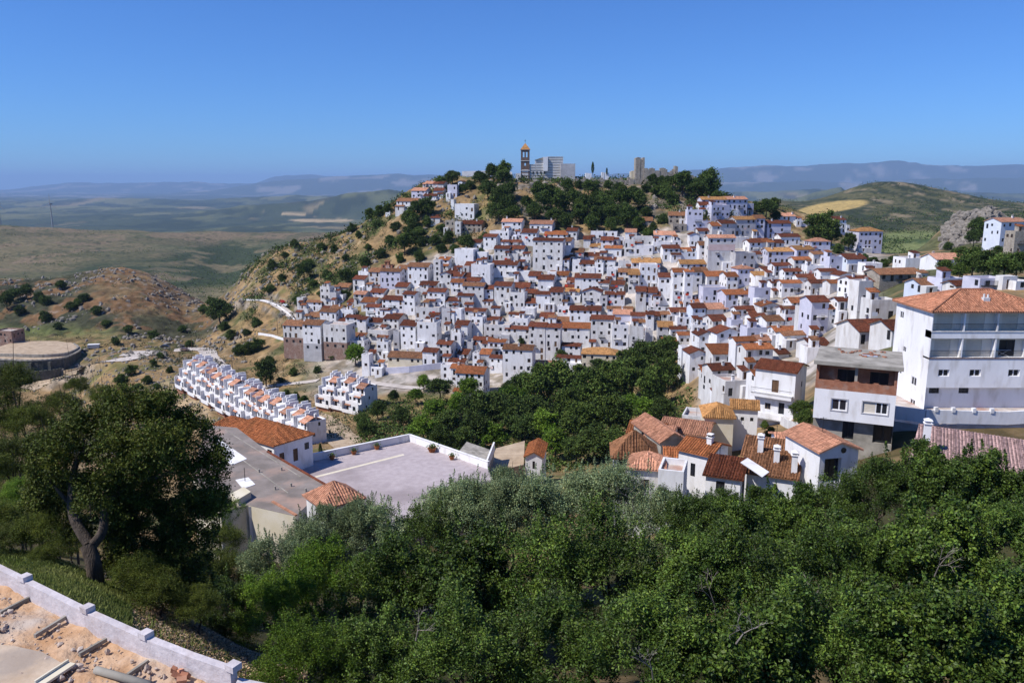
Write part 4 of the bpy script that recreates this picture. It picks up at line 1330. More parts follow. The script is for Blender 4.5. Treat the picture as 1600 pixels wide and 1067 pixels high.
# unfinished concrete and brick house
def concrete_house():
    L = at(1270, 652, 88); Rr = at(1396, 665, 84.5)
    U = (Rr - L); U.z = 0; W = U.length; rz = math.atan2(U.y, U.x)
    z = lambda py, Y=88: at(1270, py, Y).z
    zb, zf, zp, zr = z(652), z(606), z(592), z(568)
    root = empty('unfinished_house', (L.x, L.y, 0), rz, label='unfinished house with bare brick upper storey, flat concrete roof and white lower front', cat='house')
    D = 9.0
    mb = MB()
    ops = [(1.85, 3.5, 1.15, 2.45), (5.1, 8.6 if W > 9.2 else W - .7, 1.2, 2.5)]
    wall_face(mb, (0, 0, zb), (1, 0, 0), W, zf - zb, ops, .2)
    for O, UU, LL in (((W, 0, zb), (0, 1, 0), D), ((W, D, zb), (-1, 0, 0), W), ((0, D, zb), (0, -1, 0), D)): wall_face(mb, O, UU, LL, zf - zb, [], .2)
    mb.poly([(0, 0, zb), (0, D, zb), (W, D, zb), (W, 0, zb)]); mb.poly([(0, 0, zf), (W, 0, zf), (W, D, zf), (0, D, zf)])
    mb.build('wall', M_['white'], root)
    put_window(root, (0, 0, zb), (1, 0, 0), ops[0], .2, W_white)
    o = ops[1]; m_ = (o[0] + o[1]) / 2
    put_window(root, (0, 0, zb), (1, 0, 0), (o[0], m_, o[2], o[3]), .2, SHUT, 'shutter'); put_window(root, (0, 0, zb), (1, 0, 0), (m_, o[1], o[2], o[3]), .2, W_white)
    fr = MB()
    for q in ops:
        for a, b, c, d in ((q[0]-.12, q[0], q[2]-.12, q[3]+.12), (q[1], q[1]+.12, q[2]-.12, q[3]+.12), (q[0], q[1], q[3], q[3]+.12), (q[0], q[1], q[2]-.12, q[2])): fr.box(a, b, -.05, -.003, zb + c, zb + d)
    fr.build('window_surround', M_['grey'], root)
    b = MB(); wall_face(b, (0.3, 1.6, zf), (1, 0, 0), W - .6, zr - zf, [(1.9, 3.9, .0, 2.1), (5.3, 7.2, 0, 2.1)], .5)
    b.box(.0, .3, .3, D, zf, zr); b.box(W - .3, W, .3, D, zf, zr); b.box(.3, W - .3, 5, D - .1, zf, zr)
    b.build('brick_storey', M_['brick'], root)
    for o in ((1.9, 3.9, .0, 2.1), (5.3, 7.2, 0, 2.1)): put_window(root, (.3, 1.6, zf), (1, 0, 0), o, .5, W_dark, 'opening')
    q = MB(); q.box(0, W, -.0, .14, zf, zp)
    for i in range(9): q.box(W * .08 * i + 2, W * .08 * i + 2.5, 0, .14, zp, zp + .12 * (i % 3 == 0))
    q.build('brick_parapet', M_['brick'], root)
    c = MB(); c.box(W/2 - .15, W/2 + .15, .2, .5, zf, zr); c.build('column', M_['concrete'], root)
    s = MB(); s.box(-.3, W + .5, -.4, D + .6, zr, zr + .28); s.box(-.3, W + .5, -.4, -.2, zr + .28, zr + .42); rs = s.build('roof_slab', M_['concrete'], root)
    for k in range(26):
        t = MB(); x, y = rnd.uniform(2, W - 1), rnd.uniform(4.5, 8.5); t.box(0, rnd.uniform(.25, .6), 0, rnd.uniform(.15, .3), 0, .12)
        t.build('brick', M_['brick'], rs, (x, y, zr + .28)).rotation_euler = (0, 0, rnd.uniform(0, 3))
    t = MB(); t.box(0, 1.6, 0, .9, 0, .03); t.build('metal_sheet', M_['metal'], rs, (W * .55, 5, zr + .3))
    g = MB(); wall_face(g, (.0, .9, zb - 5), (1, 0, 0), W, 5, [(3.2, 4.4, 2.6, 4.7), (6.4, 8.4, 2.6, 4.8)], .4); g.box(0, .02, .9, D, zb - 5, zb); g.box(W - .02, W, .9, D, zb - 5, zb)
    g.build('lower_wall', M_['concrete'], root)
    for o in ((3.2, 4.4, 2.6, 4.7), (6.4, 8.4, 2.6, 4.8)): put_window(root, (0, .9, zb - 5), (1, 0, 0), o, .4, W_dark, 'opening')
concrete_house()

# corner houses on the near spur
H1 = house_at(1212, 578, 135, 36, 7.0, 6.4, 8.6, 'gr', label='tall white corner house with rust tile roof and railed balcony above shaded lower terrace', storeys=3, ribbed=True, fwins=[(3.0, 4.2, 8.6, 10.8), (2.0, 3.0, 5.4, 6.5), (4.4, 5.4, 4.9, 6.9), (4.4, 5.2, 1.5, 2.6)], rwins=[(3.6, 4.3, 9.3, 10.3)], chim=0, below=4.0)
bl = MB(); bl.box(-3.8, 3.3, -1.1, 0, 8.2, 8.4); bl.box(-3.8, 3.3, -1.1, -1.0, 7.7, 8.4); bl.build('balcony', M_['white'], H1)
bl = MB(); [bl.box(-3.8 + i * .16, -3.78 + i * .16, -1.08, -1.06, 8.4, 9.3) for i in range(45)]; bl.box(-3.8, 3.3, -1.1, -1.05, 9.28, 9.33); bl.build('railing', M_['iron'], H1)
bl = MB(); bl.box(-3.6, 3.3, -1.5, 0, 3.9, 4.1); bl.box(-3.6, 3.3, -1.5, -1.38, 3.9, 5.0); bl.build('terrace_parapet', M_['white'], H1)
house_at(1124, 651, 115, 8, 4.2, 6.0, 4.6, 'ht', 'cream', label='cream tower house under a ribbed ochre roof beside the white two-window house', ribbed=True, storeys=1, fwins=[], chim=0)
house_at(1164, 638, 119, 14, 3.9, 4.6, 4.2, 'gt', label='small white house with two high windows and dark ochre ribbed roof', ribbed=True, fwins=[(1.4, 1.9, 6.2, 6.8), (2.8, 3.3, 6.2, 6.8)], chim=0)
house_at(1090, 657, 123, 20, 5.0, 5, 2.5, 'f', 'white2', label='low flat terrace with red floor behind the cream tower house', fwins=[], chim=0)
house_at(1052, 688, 104, -14, 3.6, 9.5, 3.0, 'yp', 'concrete', label='grey rubble-walled gabled house with faded pink tiles, blank front wall', ribbed=True, fwins=[], chim=0, rise=1.1)
house_at(1068, 676, 112, 24, 7.0, 6.5, 3.0, 'gp', 'white2', label='broad pink-tiled roof behind the rubble-walled gabled house', ribbed=True, chim=0)
house_at(1008, 678, 112, 20, 5.0, 5.4, 2.6, 'go', label='small white house with orange roof at the left edge of the lower hamlet', ribbed=True, chim=0)
house_at(1028, 684, 108, 22, 3.5, 6.0, 2.6, 'gp', 'white2', label='low pink-roofed house left of the grey rubble gable', ribbed=True, chim=0)
house_at(1085, 706, 88, 40, 4.0, 4.6, 4.6, 'go', label='white corner house with bright orange roof in the lower hamlet', ribbed=True, chim=1, fwins=[(1.6, 2.2, 5.6, 7.2)])
house_at(1056, 714, 92, 10, 2.4, 3.6, 3.8, 'go', label='narrow white annex with small orange roof left of the bright orange corner house', ribbed=True, chim=0, fwins=[(.8, 1.4, 5.4, 6.2)])
house_at(1048, 745, 78, 18, 2.6, 4, 5.0, 'f', label='plain white walled yard below the orange annex', fwins=[], chim=0)
house_at(992, 712, 84, 6, 4.6, 4.6, 4.5, 'hb', 'grey', label='grey house under a steep brown hipped roof behind the poplars', ribbed=True, rise=2.2, chim=0)
house_at(1010, 730, 80, 12, 3.4, 4.0, 4.0, 'hp', 'white2', label='small hipped pink roof in front of the steep brown hipped roof', ribbed=True, rise=1.0, chim=0)
house_at(1130, 744, 80, 24, 3.6, 3.5, 3.0, 'mr', label='white lean-to with red tiled roof right of the orange corner house', ribbed=True, rise=.9, chim=0)
house_at(1212, 716, 86, 24, 7.0, 7.0, 3.0, 'gb', label='wide low house under brown roof with three white chimneys', ribbed=True, chim=0)
house_at(1246, 697, 92, 6, 4.0, 5.0, 3.0, 'gp', label='small faded roof between the three-chimney house and the arched garage house', ribbed=True, chim=0)
house_at(1205, 742, 80, 24, 5.0, 4.0, 3.0, 'mb', label='low brown lean-to roof below the three-chimney house', ribbed=True, rise=1.3, chim=0, fwins=[])
GH = house_at(1312, 703, 78, -12, 4.4, 6.5, 3.4, 'yp', label='white gabled house with wide dark garage opening and round window', ribbed=True, rise=.85, chim=0, fwins=[(.6, 2.5, 3.95, 6.55)], wme=W_dark, inset=.6, rwins=[], lwins=[])
rw = MB(); rw.prism([(.3 * math.cos(t * .52), .3 * math.sin(t * .52)) for t in range(12)], 0, .06, 0); o_ = rw.build('round_window', M_['glass'], GH, (.45, -.0, 7.35)); o_.rotation_euler = (R(90), 0, 0)
def chimney_tall(px, pt, pb, Y, lab):
    p = at(px, pt, Y); q = at(px, pb, Y); h = p.z - q.z
    r = empty('chimney_stack', (q.x, q.y, q.z), R(-20), label=lab, cat='chimney')
    m = MB(); m.box(-.3, .3, -.3, .3, -1, h - .35); m.build('shaft', M_['white'], r)
    m = MB(); m.box(-.4, .4, -.4, .4, h - .35, h - .27); m.box(-.38, .38, -.38, .38, h - .06, h)
    for a in (-.3, .2):
        for b in (-.3, .2): m.box(a, a + .1, b, b + .1, h - .27, h - .06)
    m.poly([(-.38, -.38, h), (.38, -.38, h), (0, 0, h + .22)]); m.poly([(.38, -.38, h), (.38, .38, h), (0, 0, h + .22)]); m.poly([(.38, .38, h), (-.38, .38, h), (0, 0, h + .22)]); m.poly([(-.38, .38, h), (-.38, -.38, h), (0, 0, h + .22)])
    m.build('cap', M_['white'], r)
chimney_tall(1188, 679, 704, 84, 'tall white chimney stack, leftmost of three on the brown-roofed house')
chimney_tall(1213, 697, 722, 82, 'tall white chimney stack, middle of three on the brown-roofed house')
chimney_tall(1241, 706, 732, 80, 'tall white chimney stack, nearest the garage house')
chimney_tall(1449, 656, 672, 74, 'small white chimney with clay cap on the mauve tiled roof')
aw = MB(); a_ = [at(1157, 722, 80), at(1191, 745, 76), at(1202, 737, 78), at(1168, 715, 82)]
aw.poly(a_); aw.poly([p - Vector((0, 0, .05)) for p in a_[::-1]]); aw.build('awning', M_['white'], label='white sloping canvas awning beside the three-chimney house', cat='awning')
# mauve tiled long roof under the parapet
mr_ = empty('long_low_building', (0, 0, 0), label='long low building with mauve-pink tiled roof below the parapet wall', cat='building')
A, B, Dd = at(1436, 662, 80), at(1640, 693, 74), at(1418, 728, 72)
Cc = Dd + (B - A)
M_['mauve'] = tile_mat('mauve_clay_tiles', (.30, .20, .19), (.40, .27, .25), (.22, .15, .14))
rb = MB(); uv = []; roof_poly(rb, uv, [Dd, Cc, B, A]); ro = roof_obj(rb, uv, mr_, [M_['mauve'], M_['white2']]); ribs(ro, [Dd, Cc, B, A], M_['mauve'])
m = MB(); m.prism([(p.x, p.y) for p in (Dd, Cc, B, A)], -34, min(p.z for p in (A, B, Cc, Dd)) - .3); m.build('wall', M_['white2'], mr_)

# ------------------------------------------------------------------ stepped row houses on the left
def row_unit(v=0):
    r = empty('row_house', (0, 0, 0))
    W = 5.6
    fx = (lambda a, b: (a, b)) if not v else (lambda a, b: (W - b, W - a))
    def box_obj(nm, m, boxes):
        mb = MB()
        for b in boxes: mb.box(*b)
        return mb.build(nm, M_[m], r)
    wm = MB()
    tiers = [(0, 0.0, 2.9), (1.5, 2.9, 5.7), (3.2, 5.7, 8.3)]
    for (y, z0, z1) in tiers:
        ops = [(*fx(.5, 1.5), .15, 2.1), (*fx(2.3, 3.3), .8, 2.0), (*fx(4.0, 4.8), .8, 2.0)] if z0 else [(.6, 1.7, .1, 2.1), (3.3, 4.5, .1, 2.1)]
        wall_face(wm, (0, y, z0), (1, 0, 0), W, z1 - z0, ops, .35)
        wall_face(wm, (W, y, z0), (0, 1, 0), 9 - y, z1 - z0, [(3.4, 4.1, .9, 2.0)], .2); wall_face(wm, (0, 9, z0), (0, -1, 0), 9 - y, z1 - z0, [], .2); wall_face(wm, (W, 9, z0), (-1, 0, 0), W, z1 - z0, [], .2)
        wm.poly([(0, y, z1), (W, y, z1), (W, 9, z1), (0, 9, z1)])
        for o in ops: put_window(r, (0, y, z0), (1, 0, 0), o, .35, W_dark if o[2] > .5 else None, None)
        put_window(r, (W, y, z0), (0, 1, 0), (3.4, 4.1, .9, 2.0), .2, W_dark)
    wm.build('wall', M_['white'], r)
    box_obj('party_wall', 'white', [(-.12, .12, -1.2, 3, 0, 3.7), (-.12, .12, .6, 4.8, 3.7, 6.4), (-.12, .12, 2.2, 9, 6.4, 9.0)])
    box_obj('balcony_parapet', 'white', [(.12, W - .12, -1.2, -1.05, -.2, 1.0), (.12, W - .12, .0, .14, 2.9, 3.75), (*fx(.12, 3.0), 1.5, 1.64, 5.7, 6.5)])
    box_obj('balcony_floor', 'deck', [(.12, W - .12, -1.05, 0, -.2, 0)])
    for fa, fy, fh in ((3.5, 5.0, 10.2), (5.0, 5.6, 10.5)):
        fa = fx(fa, fa + .3)[0]
        fm = MB(); fm.prism([(fa, fy), (fa + .3, fy), (fa + .3, 8.9), (fa, 8.9)], 8.3, fh - .5); fm.box(fa, fa + .3, fy + 1.1, 8.9, fh - .5, fh); fm.build('fin_wall', M_['white'], r)
    box_obj('stair_roof', 'deck', [(*fx(3.8, 5.0), 6.4, 8.8, 8.3, 9.4)])
    box_obj('chimney', 'white', [(*fx(.5, 1.1), 6.0, 6.6, 8.3, 10.1)])
    box_obj('lower_wall', 'brick', [(0, W, -.6, 8.8, -4.5, -.2)])
    for (y0, y1, z0, z1, xa, xb) in ((-.5, 1.0, 2.45, 3.1, 3.0, W - .12), (1.0, 2.7, 5.3, 5.95, .12, 2.6), (2.6, 5.4, 8.0, 9.3, .12, 3.3), (5.4, 8.6, 9.3, 8.1, .12, 3.3)):
        xa, xb = fx(xa, xb); rb = MB(); uv = []; roof_poly(rb, uv, [(xa, y0, z0), (xb, y0, z0), (xb, y1, z1), (xa, y1, z1)]); roof_obj(rb, uv, r, [M_['p'], M_['white2']])
    return r
PROTO = [row_unit(0), row_unit(1)]; fresh = [True, True]
def row_block(Lp, Rp, n, lab, group, ends):
    d = (Rp - Lp); W = d.length / n; 
    for i in range(n):
        p = Lp + d * ((i) / n); q = Lp + d * ((i + 1) / n)
        rz = math.atan2((q - p).y, (q - p).x)
        off = Vector((-math.sin(rz), math.cos(rz), 0)) * (.9 * (i % 2))
        v = (i * 7 // 3 + n) % 2
        if fresh[v]: o = PROTO[v]; o.location = p + off; o.rotation_euler = (0, 0, rz); fresh[v] = False
        else: o = copy_tree(PROTO[v], None, p + off, rz)
        o.scale = (W / 5.6, 1, (1, 1.05, .96, 1.02, .98)[i % 5])
        nm = ['nearest the camera', 'second from the near end', 'third from the near end', 'fourth from the near end', 'fifth from the near end', 'sixth from the near end', 'seventh from the near end', 'eighth from the near end', 'ninth from the near end', 'tenth from the near end', 'eleventh from the near end', 'twelfth from the near end', 'third from the far end', 'second from the far end', 'at the far end']
        k = n - 1 - i
        tag(o, lab + ', ' + (nm[k] if n > 5 else ends[k]), 'row house', group)
LB = at(279, 603, 276); RB = at(465, 709, 208)
row_block(LB, RB, 15, 'stepped white row house with clay roofs', 'stepped row houses along the dirt road', None)
LB2 = at(497, 632, 262); RB2 = at(560, 646, 251)
row_block(LB2, RB2, 3, 'stepped white house in the short block', 'short block of stepped houses', ['right end', 'middle of three', 'left end'])

# ------------------------------------------------------------------ grey roofed hall, its hipped wing and the parking terrace
ZR = -36.5
hall = empty('hall', (0, 0, 0), label='large flat-roofed hall with stained grey roof below the oak', cat='building')
poly = [Pz(322, 664, ZR), Pz(370, 668, ZR), Pz(420, 706, ZR), Pz(511, 759, ZR), Pz(462, 806, ZR), Pz(388, 789, ZR), Pz(345, 800, ZR), Pz(300, 740, ZR)][::-1]
M_['roofgrey'] = mat('stained_flat_roof', (.17, .145, .125), (.27, .23, .205), scale=.35, detail=8, c3=(.40, .27, .21), s3=.22, amt3=.75, bump=.03)
m = MB(); m.prism([(p.x, p.y) for p in poly], -52, ZR - .05); m.build('wall', M_['cream'], hall)
m = MB(); m.prism([(p.x, p.y) for p in poly], ZR - .05, ZR); m.build('roof', M_['roofgrey'], hall)
def strip(name, pts, z, w, h, mm, parent=None, **k):
    mb = MB(); loc = pts[0]
    for a, b in zip(pts[:-1], pts[1:]):
        a, b = Vector((a.x, a.y, 0)), Vector((b.x, b.y, 0)); d = (b - a).normalized(); n = Vector((-d.y, d.x, 0)) * w / 2
        mb.prism([a - n - d * .0, b - n + d * w / 2, b + n + d * w / 2, a + n], z, z + h)
    return mb.build(name, mm, parent, **k)
strip('coping', [Pz(418, 706, ZR), Pz(511, 759, ZR)], ZR, .28, .16, M_['r'], hall)
strip('coping', [Pz(426, 784, ZR), Pz(462, 805, ZR)], ZR, .3, .15, M_['p'], hall)
for ps, nm in (([(338, 687), (345, 688), (386, 717), (362, 727), (338, 705)], 0), ([(368, 750), (388, 746), (399, 757), (380, 764)], 1)):
    q = [Pz(a, b, ZR) for a, b in ps][::-1]; m = MB(); m.prism([(p.x, p.y) for p in q], ZR, ZR + .06); m.build('sunlit_roof_patch', M_['white'], hall)  # bright sunlit spots laid on the roof as white slabs
q = [Pz(a, b, ZR + .8) for a, b in ((360, 771), (381, 760), (392, 768), (372, 780))][::-1]; m = MB(); m.prism([(p.x, p.y) for p in q], ZR, ZR + .8); m.build('light_well', M_['cream'], hall)
a, b = Pz(388, 789, ZR), Pz(427, 785, ZR); u = (b - a); u.z = 0; L = u.length; u.normalize()
f = a + Vector((u.y, -u.x, 0)) * .3
mb = MB(); wall_face(mb, (f.x, f.y, ZR - 5), u, L, 4.9, [(L * .38, L * .82, 3.0, 4.0)], .15); mb.build('front_wall', M_['white2'], hall); put_window(hall, (f.x, f.y, ZR - 5), u, (L * .38, L * .82, 3.0, 4.0), .15, W_dark)
for sx, sy, ex, ey in ((352, 672, 470, 745), (340, 690, 450, 770)):
    a_, b_ = Pz(sx, sy, ZR), Pz(ex, ey, ZR); strip('roof_seam', [a_, b_], ZR, .12, .03, M_['concrete'], hall)
for sx, sy in ((440, 735), (455, 760), (430, 765), (405, 738), (478, 768)):
    q = Pz(sx, sy, ZR); m = MB(); m.tube((q.x, q.y, ZR), (q.x, q.y, ZR + .45), .12, n=8); m.build('vent_pipe', M_['concrete'], hall)
pole = MB(); p = Pz(383, 752, ZR); pole.tube((p.x, p.y, ZR), (p.x, p.y, ZR + 1.8), .05, .04); pole.build('roof_pole', M_['iron'], label='thin dark pole standing on the grey hall roof', cat='pole')
# hipped wing
a, b = at(352, 668, 119), at(424, 688, 112); u = b - a; u.z = 0
c = (a + b) / 2
build_hip = build_house((c.x, c.y, -44.5), math.atan2(u.y, u.x), u.length + 1, 7.0, 7.2, 'h', 'o', 'white', rise=1.7, ribbed=True, depth_below=3.5, chim=0)
tag(build_hip, 'white wing with orange hipped tile roof behind the grey hall', 'house')
wing2 = house_at(338, 672, 121, 20, 4.5, 6, 4, 'ho', label='short hipped orange roof at the far corner of the grey hall', ribbed=True, rise=1.3, chim=0)
p = at(521, 752, 84)
pc_ = Vector((math.sin(R(38)) * 2.3, -math.cos(R(38)) * 2.3, 0))
pv = build_house((p.x + pc_.x, p.y + pc_.y, p.z - 6.2), R(38), 4.6, 4.6, 4.6, 'h', 'p', 'white2', rise=1.6, ribbed=True, depth_below=2, chim=0)
tag(pv, 'pavilion with pyramid roof of clay tiles beside the parking terrace', 'pavilion')
ZP = -42.5
pk = [Pz(456, 727, ZP), Pz(639, 689, ZP), Pz(762, 732, ZP), Pz(790, 790, ZP), Pz(470, 860, ZP), Pz(430, 800, ZP)][::-1]
M_['purple'] = mat('mauve_paving', (.37, .315, .32), (.46, .40, .405), scale=1.2, detail=9, c3=(.24, .20, .20), s3=.12, amt3=.7, bump=.01)
m = MB(); m.prism([(p.x, p.y) for p in pk], -62, ZP); m.build('parking_terrace', [M_['purple']], kind='structure')
def parapet(pts, lab):
    o = empty('parapet_wall', (0, 0, 0), label=lab, cat='wall')
    strip('wall', pts, ZP - 1.2, .3, 2.35, M_['white'], o); strip('coping', pts, ZP + 1.15, .42, .08, M_['white'], o)
parapet([Pz(456, 727, ZP), Pz(639, 689, ZP)], 'long white parapet wall along the far edge of the parking terrace')
parapet([Pz(640, 689, ZP), Pz(762, 732, ZP)], 'white parapet wall along the right edge of the parking terrace')
q = [Pz(a, b, ZP) for a, b in ((492, 744), (630, 709), (632, 711), (494, 746))][::-1]; m = MB(); m.prism([(p.x, p.y) for p in q], ZP + .004, ZP + .012); m.build('painted_line', M_['cream'], kind='structure')
pot = MB()
for z0, z1, r0, r1 in ((0, .5, .28, .42), (.5, .6, .46, .46)): pot.tube((0, 0, z0), (0, 0, z1), r0, r1, 12)
potm = pot.me('pot', M_['o'])
sh_ = MB()
for k in range(60):
    c_ = Vector((rnd.gauss(0, .25), rnd.gauss(0, .25), .75 + rnd.gauss(0, .2))); a_ = Vector((rnd.gauss(0, 1), rnd.gauss(0, 1), rnd.gauss(0, 1))).normalized() * .15; b_ = a_.orthogonal().normalized() * .08
    sh_.poly([c_ - a_, c_ + b_, c_ + a_, c_ - b_])
M_['leaf0'] = mat('plant_leaf', (.05, .10, .02), (.10, .16, .04), scale=2)
shm = sh_.me('plant', M_['leaf0'])
for i, (a, b, lab) in enumerate(((519, 718, 'clay pot with plant against the far parapet, leftmost of three'), (553, 710, 'clay pot with plant against the far parapet, middle of three'), (589, 702, 'clay pot with plant against the far parapet, rightmost of three'), (675, 706, 'wide clay pot against the right parapet of the parking terrace'), (706, 718, 'clay pot with tall plant near the right end of the parapet'))):
    p = Pz(a, b, ZP); r = empty('flower_pot', (p.x, p.y, ZP), label=lab, cat='flower pot', group='pots on the parking terrace'); link('pot', potm, r); link('plant', shm, r)
    r.scale = (1.6, 1.6, 1.2) if i == 3 else (1, 1, 1)
# seating steps and chapel beyond the terrace
st_ = empty('stone_steps', (0, 0, 0), label='fan of long shallow stone steps beyond the right parapet', cat='steps')
a, b, c, d = at(729, 690, 158), at(772, 696, 152), at(757, 724, 138), at(716, 706, 146)
for k in range(11):
    t0, t1 = k / 11, (k + .93) / 11
    q = [a.lerp(d, t0), b.lerp(c, t0), b.lerp(c, t1), a.lerp(d, t1)]; z = min(p.z for p in q)
    m = MB(); m.prism([(p.x, p.y) for p in q][::-1], z - 3, z + .02); m.build('step', M_['concrete'], st_)
strip('side_wall', [b, c], min(b.z, c.z) - 1, .3, max(.8, abs(b.z - c.z) * .6 + 1), M_['white'], st_)
yd = MB(); q = [at(775, 694, 160), at(820, 690, 165), at(818, 735, 150), at(760, 735, 145)][::-1]; z = sum(p.z for p in q) / 4
yd.prism([(p.x, p.y) for p in q], z - 8, z); yd.build('chapel_yard', M_['dirt'], kind='structure')
ch_ = house_at(834, 713, 150, 8, 3.3, 8.5, 4.2, 'yo', label='small chapel with bright orange gabled roof and narrow black window', rise=.9, ribbed=True, chim=0, fwins=[(1.4, 1.9, 5.6, 7.2)], rwins=[], lwins=[])
ch_['category'] = 'chapel'

# retaining wall below the village, long white garden walls
def garden_wall(name, pts, h, mm, lab, th=.35, dn=1.5):
    P = [hit(*p) if len(p) == 2 else at(*p) for p in pts]
    o = empty(name, P[0], label=lab, cat='wall'); mb = MB()
    for a, b in zip(P[:-1], P[1:]):
        a, b = a - P[0], b - P[0]; d = (b - a); d.z = 0; n = Vector((-d.y, d.x, 0)).normalized() * th / 2
        A = [a - n, b - n, b + n, a + n]
        lo = [p - Vector((0, 0, dn)) for p in A]; hi = [p + Vector((0, 0, h)) for p in A]
        mb.poly(hi)
        for i in range(4):
            j = (i + 1) % 4; mb.poly([lo[i], lo[j], hi[j], hi[i]])
    mb.build('wall', mm, o); return o
garden_wall('retaining_wall', [(603, 584), (640, 582), (690, 576)], 2.4, M_['lilac'], 'long pale bluish retaining wall at the foot of the village')
garden_wall('road_wall', [(385, 470), (412, 471), (434, 479), (450, 491), (461, 502)], .9, M_['white'], 'curved white wall along the upper road left of the village')
garden_wall('road_wall', [(404, 523), (425, 526), (447, 533)], 1.0, M_['white'], 'short white railing wall left of the brick-based houses')
garden_wall('lane_wall', [(1120, 268, 482), (722, 272, 500)][::-1][:1] + [(760, 271, 500), (800, 273, 498)], 1.6, M_['white'], 'white wall on the hilltop left of the church')
garden_wall('lane_wall', [(767, 631), (800, 634), (835, 640)], 1.0, M_['white'], 'low white wall below the lowest village houses')
garden_wall('lane_wall', [(1205, 650), (1230, 668), (1262, 678)], 1.3, M_['white2'], 'rough white garden wall under the corner balcony house')

# ------------------------------------------------------------------ church and castle on the summit
CY = 478.0
def cbox(mb, x0, x1, yt, yb, Y, D, m=0):
    a, b = at(x0, yt, Y), at(x1, yb, Y); mb.box(a.x, b.x, Y, Y + D, b.z - 2, a.z, m)
    return a, b
chu = empty('church', (0, 0, 0), label='hilltop church with slender brick tower and pale blocky nave', cat='church')
a, b = at(814, 234, CY), at(827.3, 286, CY); w = b.x - a.x; x0, z1, z0 = a.x, a.z, b.z - 3
mb = MB(); hT = z1 - z0
for O, U, L in (((x0, CY, z0), (1, 0, 0), w), ((x0 + w, CY, z0), (0, 1, 0), w), ((x0 + w, CY + w, z0), (-1, 0, 0), w), ((x0, CY + w, z0), (0, -1, 0), w)):
    wall_face(mb, O, U, L, hT, [(L*.22, L*.42, hT - 4.4, hT - 1.2), (L*.58, L*.78, hT - 4.4, hT - 1.2), (L*.4, L*.6, hT - 9.2, hT - 7.6)], .5)
M_['darkbrick'] = mat('dark_tower_brick', (.13, .085, .065), (.21, .145, .115), scale=1.2, bump=.03)
M_['nave'] = mat('church_ashlar', (.55, .54, .53), (.66, .65, .63), scale=.5, c3=(.42, .4, .38), amt3=.4)
t_ = mb.build('tower', M_['darkbrick'], chu)
mb = MB()
for z in (z0 + hT * .45, z0 + hT * .70, z1 - .3): mb.box(x0 - .25, x0 + w + .25, CY - .25, CY + w + .25, z, z + .4)
for k in range(4): mb.box(x0 + .7, x0 + w - .7, CY - .06, CY, z0 + 3.2 + k * 2.0, z0 + 4.6 + k * 2.0)
mb.build('string_course', M_['nave'], t_)
mb = MB(); apx = (x0 + w/2, CY + w/2, z1 + 3.9); e = .35
cs = [(x0 - e, CY - e, z1 + .1), (x0 + w + e, CY - e, z1 + .1), (x0 + w + e, CY + w + e, z1 + .1), (x0 - e, CY + w + e, z1 + .1)]
uv = []
for i in range(4): roof_poly(mb, uv, [cs[i], cs[(i+1) % 4], apx])
roof_obj(mb, uv, t_, [M_['t'], M_['t']], 'spire_roof')
mb = MB(); mb.tube(apx, (apx[0], apx[1], apx[2] + 2), .09); mb.box(apx[0] - .5, apx[0] + .5, apx[1] - .06, apx[1] + .06, apx[2] + 1.2, apx[2] + 1.36); mb.build('cross', M_['iron'], t_)
for nm, x_0, x_1, yt, D in (('nave', 826.5, 837, 257, 12), ('nave', 837, 855, 250, 13), ('nave', 855, 879.5, 245, 12)):
    mb = MB(); A, B = cbox(mb, x_0, x_1, yt, 287, CY + .4, D); o = mb.build('nave_block', M_['nave'], chu)
    mb = MB(); k = 0; z = B.z
    while z < A.z - .4:
        mb.box(A.x + .3, B.x - .3, CY + .30, CY + .4, z, z + .3); z += 1.5
    mb.build('stone_course', M_['concrete'], o)
mb = MB(); cbox(mb, 876, 898.5, 256, 287, CY - 3, 14); mb.build('side_chapel', M_['grey'], chu)
mb = MB(); cbox(mb, 849, 856, 245.5, 262, CY - .8, 3); mb.build('buttress', M_['white'], chu)  # slim sunlit face of the nave, its brightness put into the white
mb = MB(); A = at(836, 250, CY); B = at(850, 245.5, CY); mb.poly([(A.x, CY, A.z), (B.x, CY, A.z), (B.x, CY, B.z)]); mb.poly([(A.x, CY, A.z), (B.x, CY, B.z), (B.x, CY + 12, B.z), (A.x, CY + 12, A.z)]); mb.build('lean_roof', M_['concrete'], chu)
for i in range(4):
    c_ = at(832 + i * 6, 272, CY); w_ = link('window', W_dark, chu, (c_.x, CY + .25, c_.z)); w_.scale = (.8, 1, 1.4)
mb = MB(); cbox(mb, 806, 814, 271, 287, CY - 1, 6); mb.build('porch', M_['white'], chu)
cas = empty('castle_ruin', (0, 0, 0), label='ruined stone castle tower with broken battlement wall on the summit', cat='castle')
CK = 462.0
def rubble(name, x_0, x_1, tops, yb, D, mm, parent, Y=CK):
    """wall with an uneven top, blocks side by side"""
    mb = MB(); n = len(tops)
    for i, t in enumerate(tops):
        xa, xb = x_0 + (x_1 - x_0) * i / n, x_0 + (x_1 - x_0) * (i + 1) / n
        a, b = at(xa, t, Y), at(xb, yb, Y); mb.box(a.x, b.x, Y + rnd.uniform(-.12, .12), Y + D, b.z - 4, a.z)
    return mb.build(name, mm, parent)
rubble('tower', 993.5, 1006.5, [247, 246, 246.5, 249, 252, 246.5], 282, 6, M_['stone'], cas)
rubble('battlement_wall', 1006.5, 1056, [263, 263, 265, 263, 262.5, 263.5, 267, 266.5, 267, 263, 262.5, 263, 265, 269, 269, 267, 264.5, 264], 282, 2.0, M_['stone'], cas, CK - .8)
rubble('tower_stub', 1054.5, 1058.5, [259.5, 260.5], 284, 4, M_['stone'], cas, CK - 1.5)
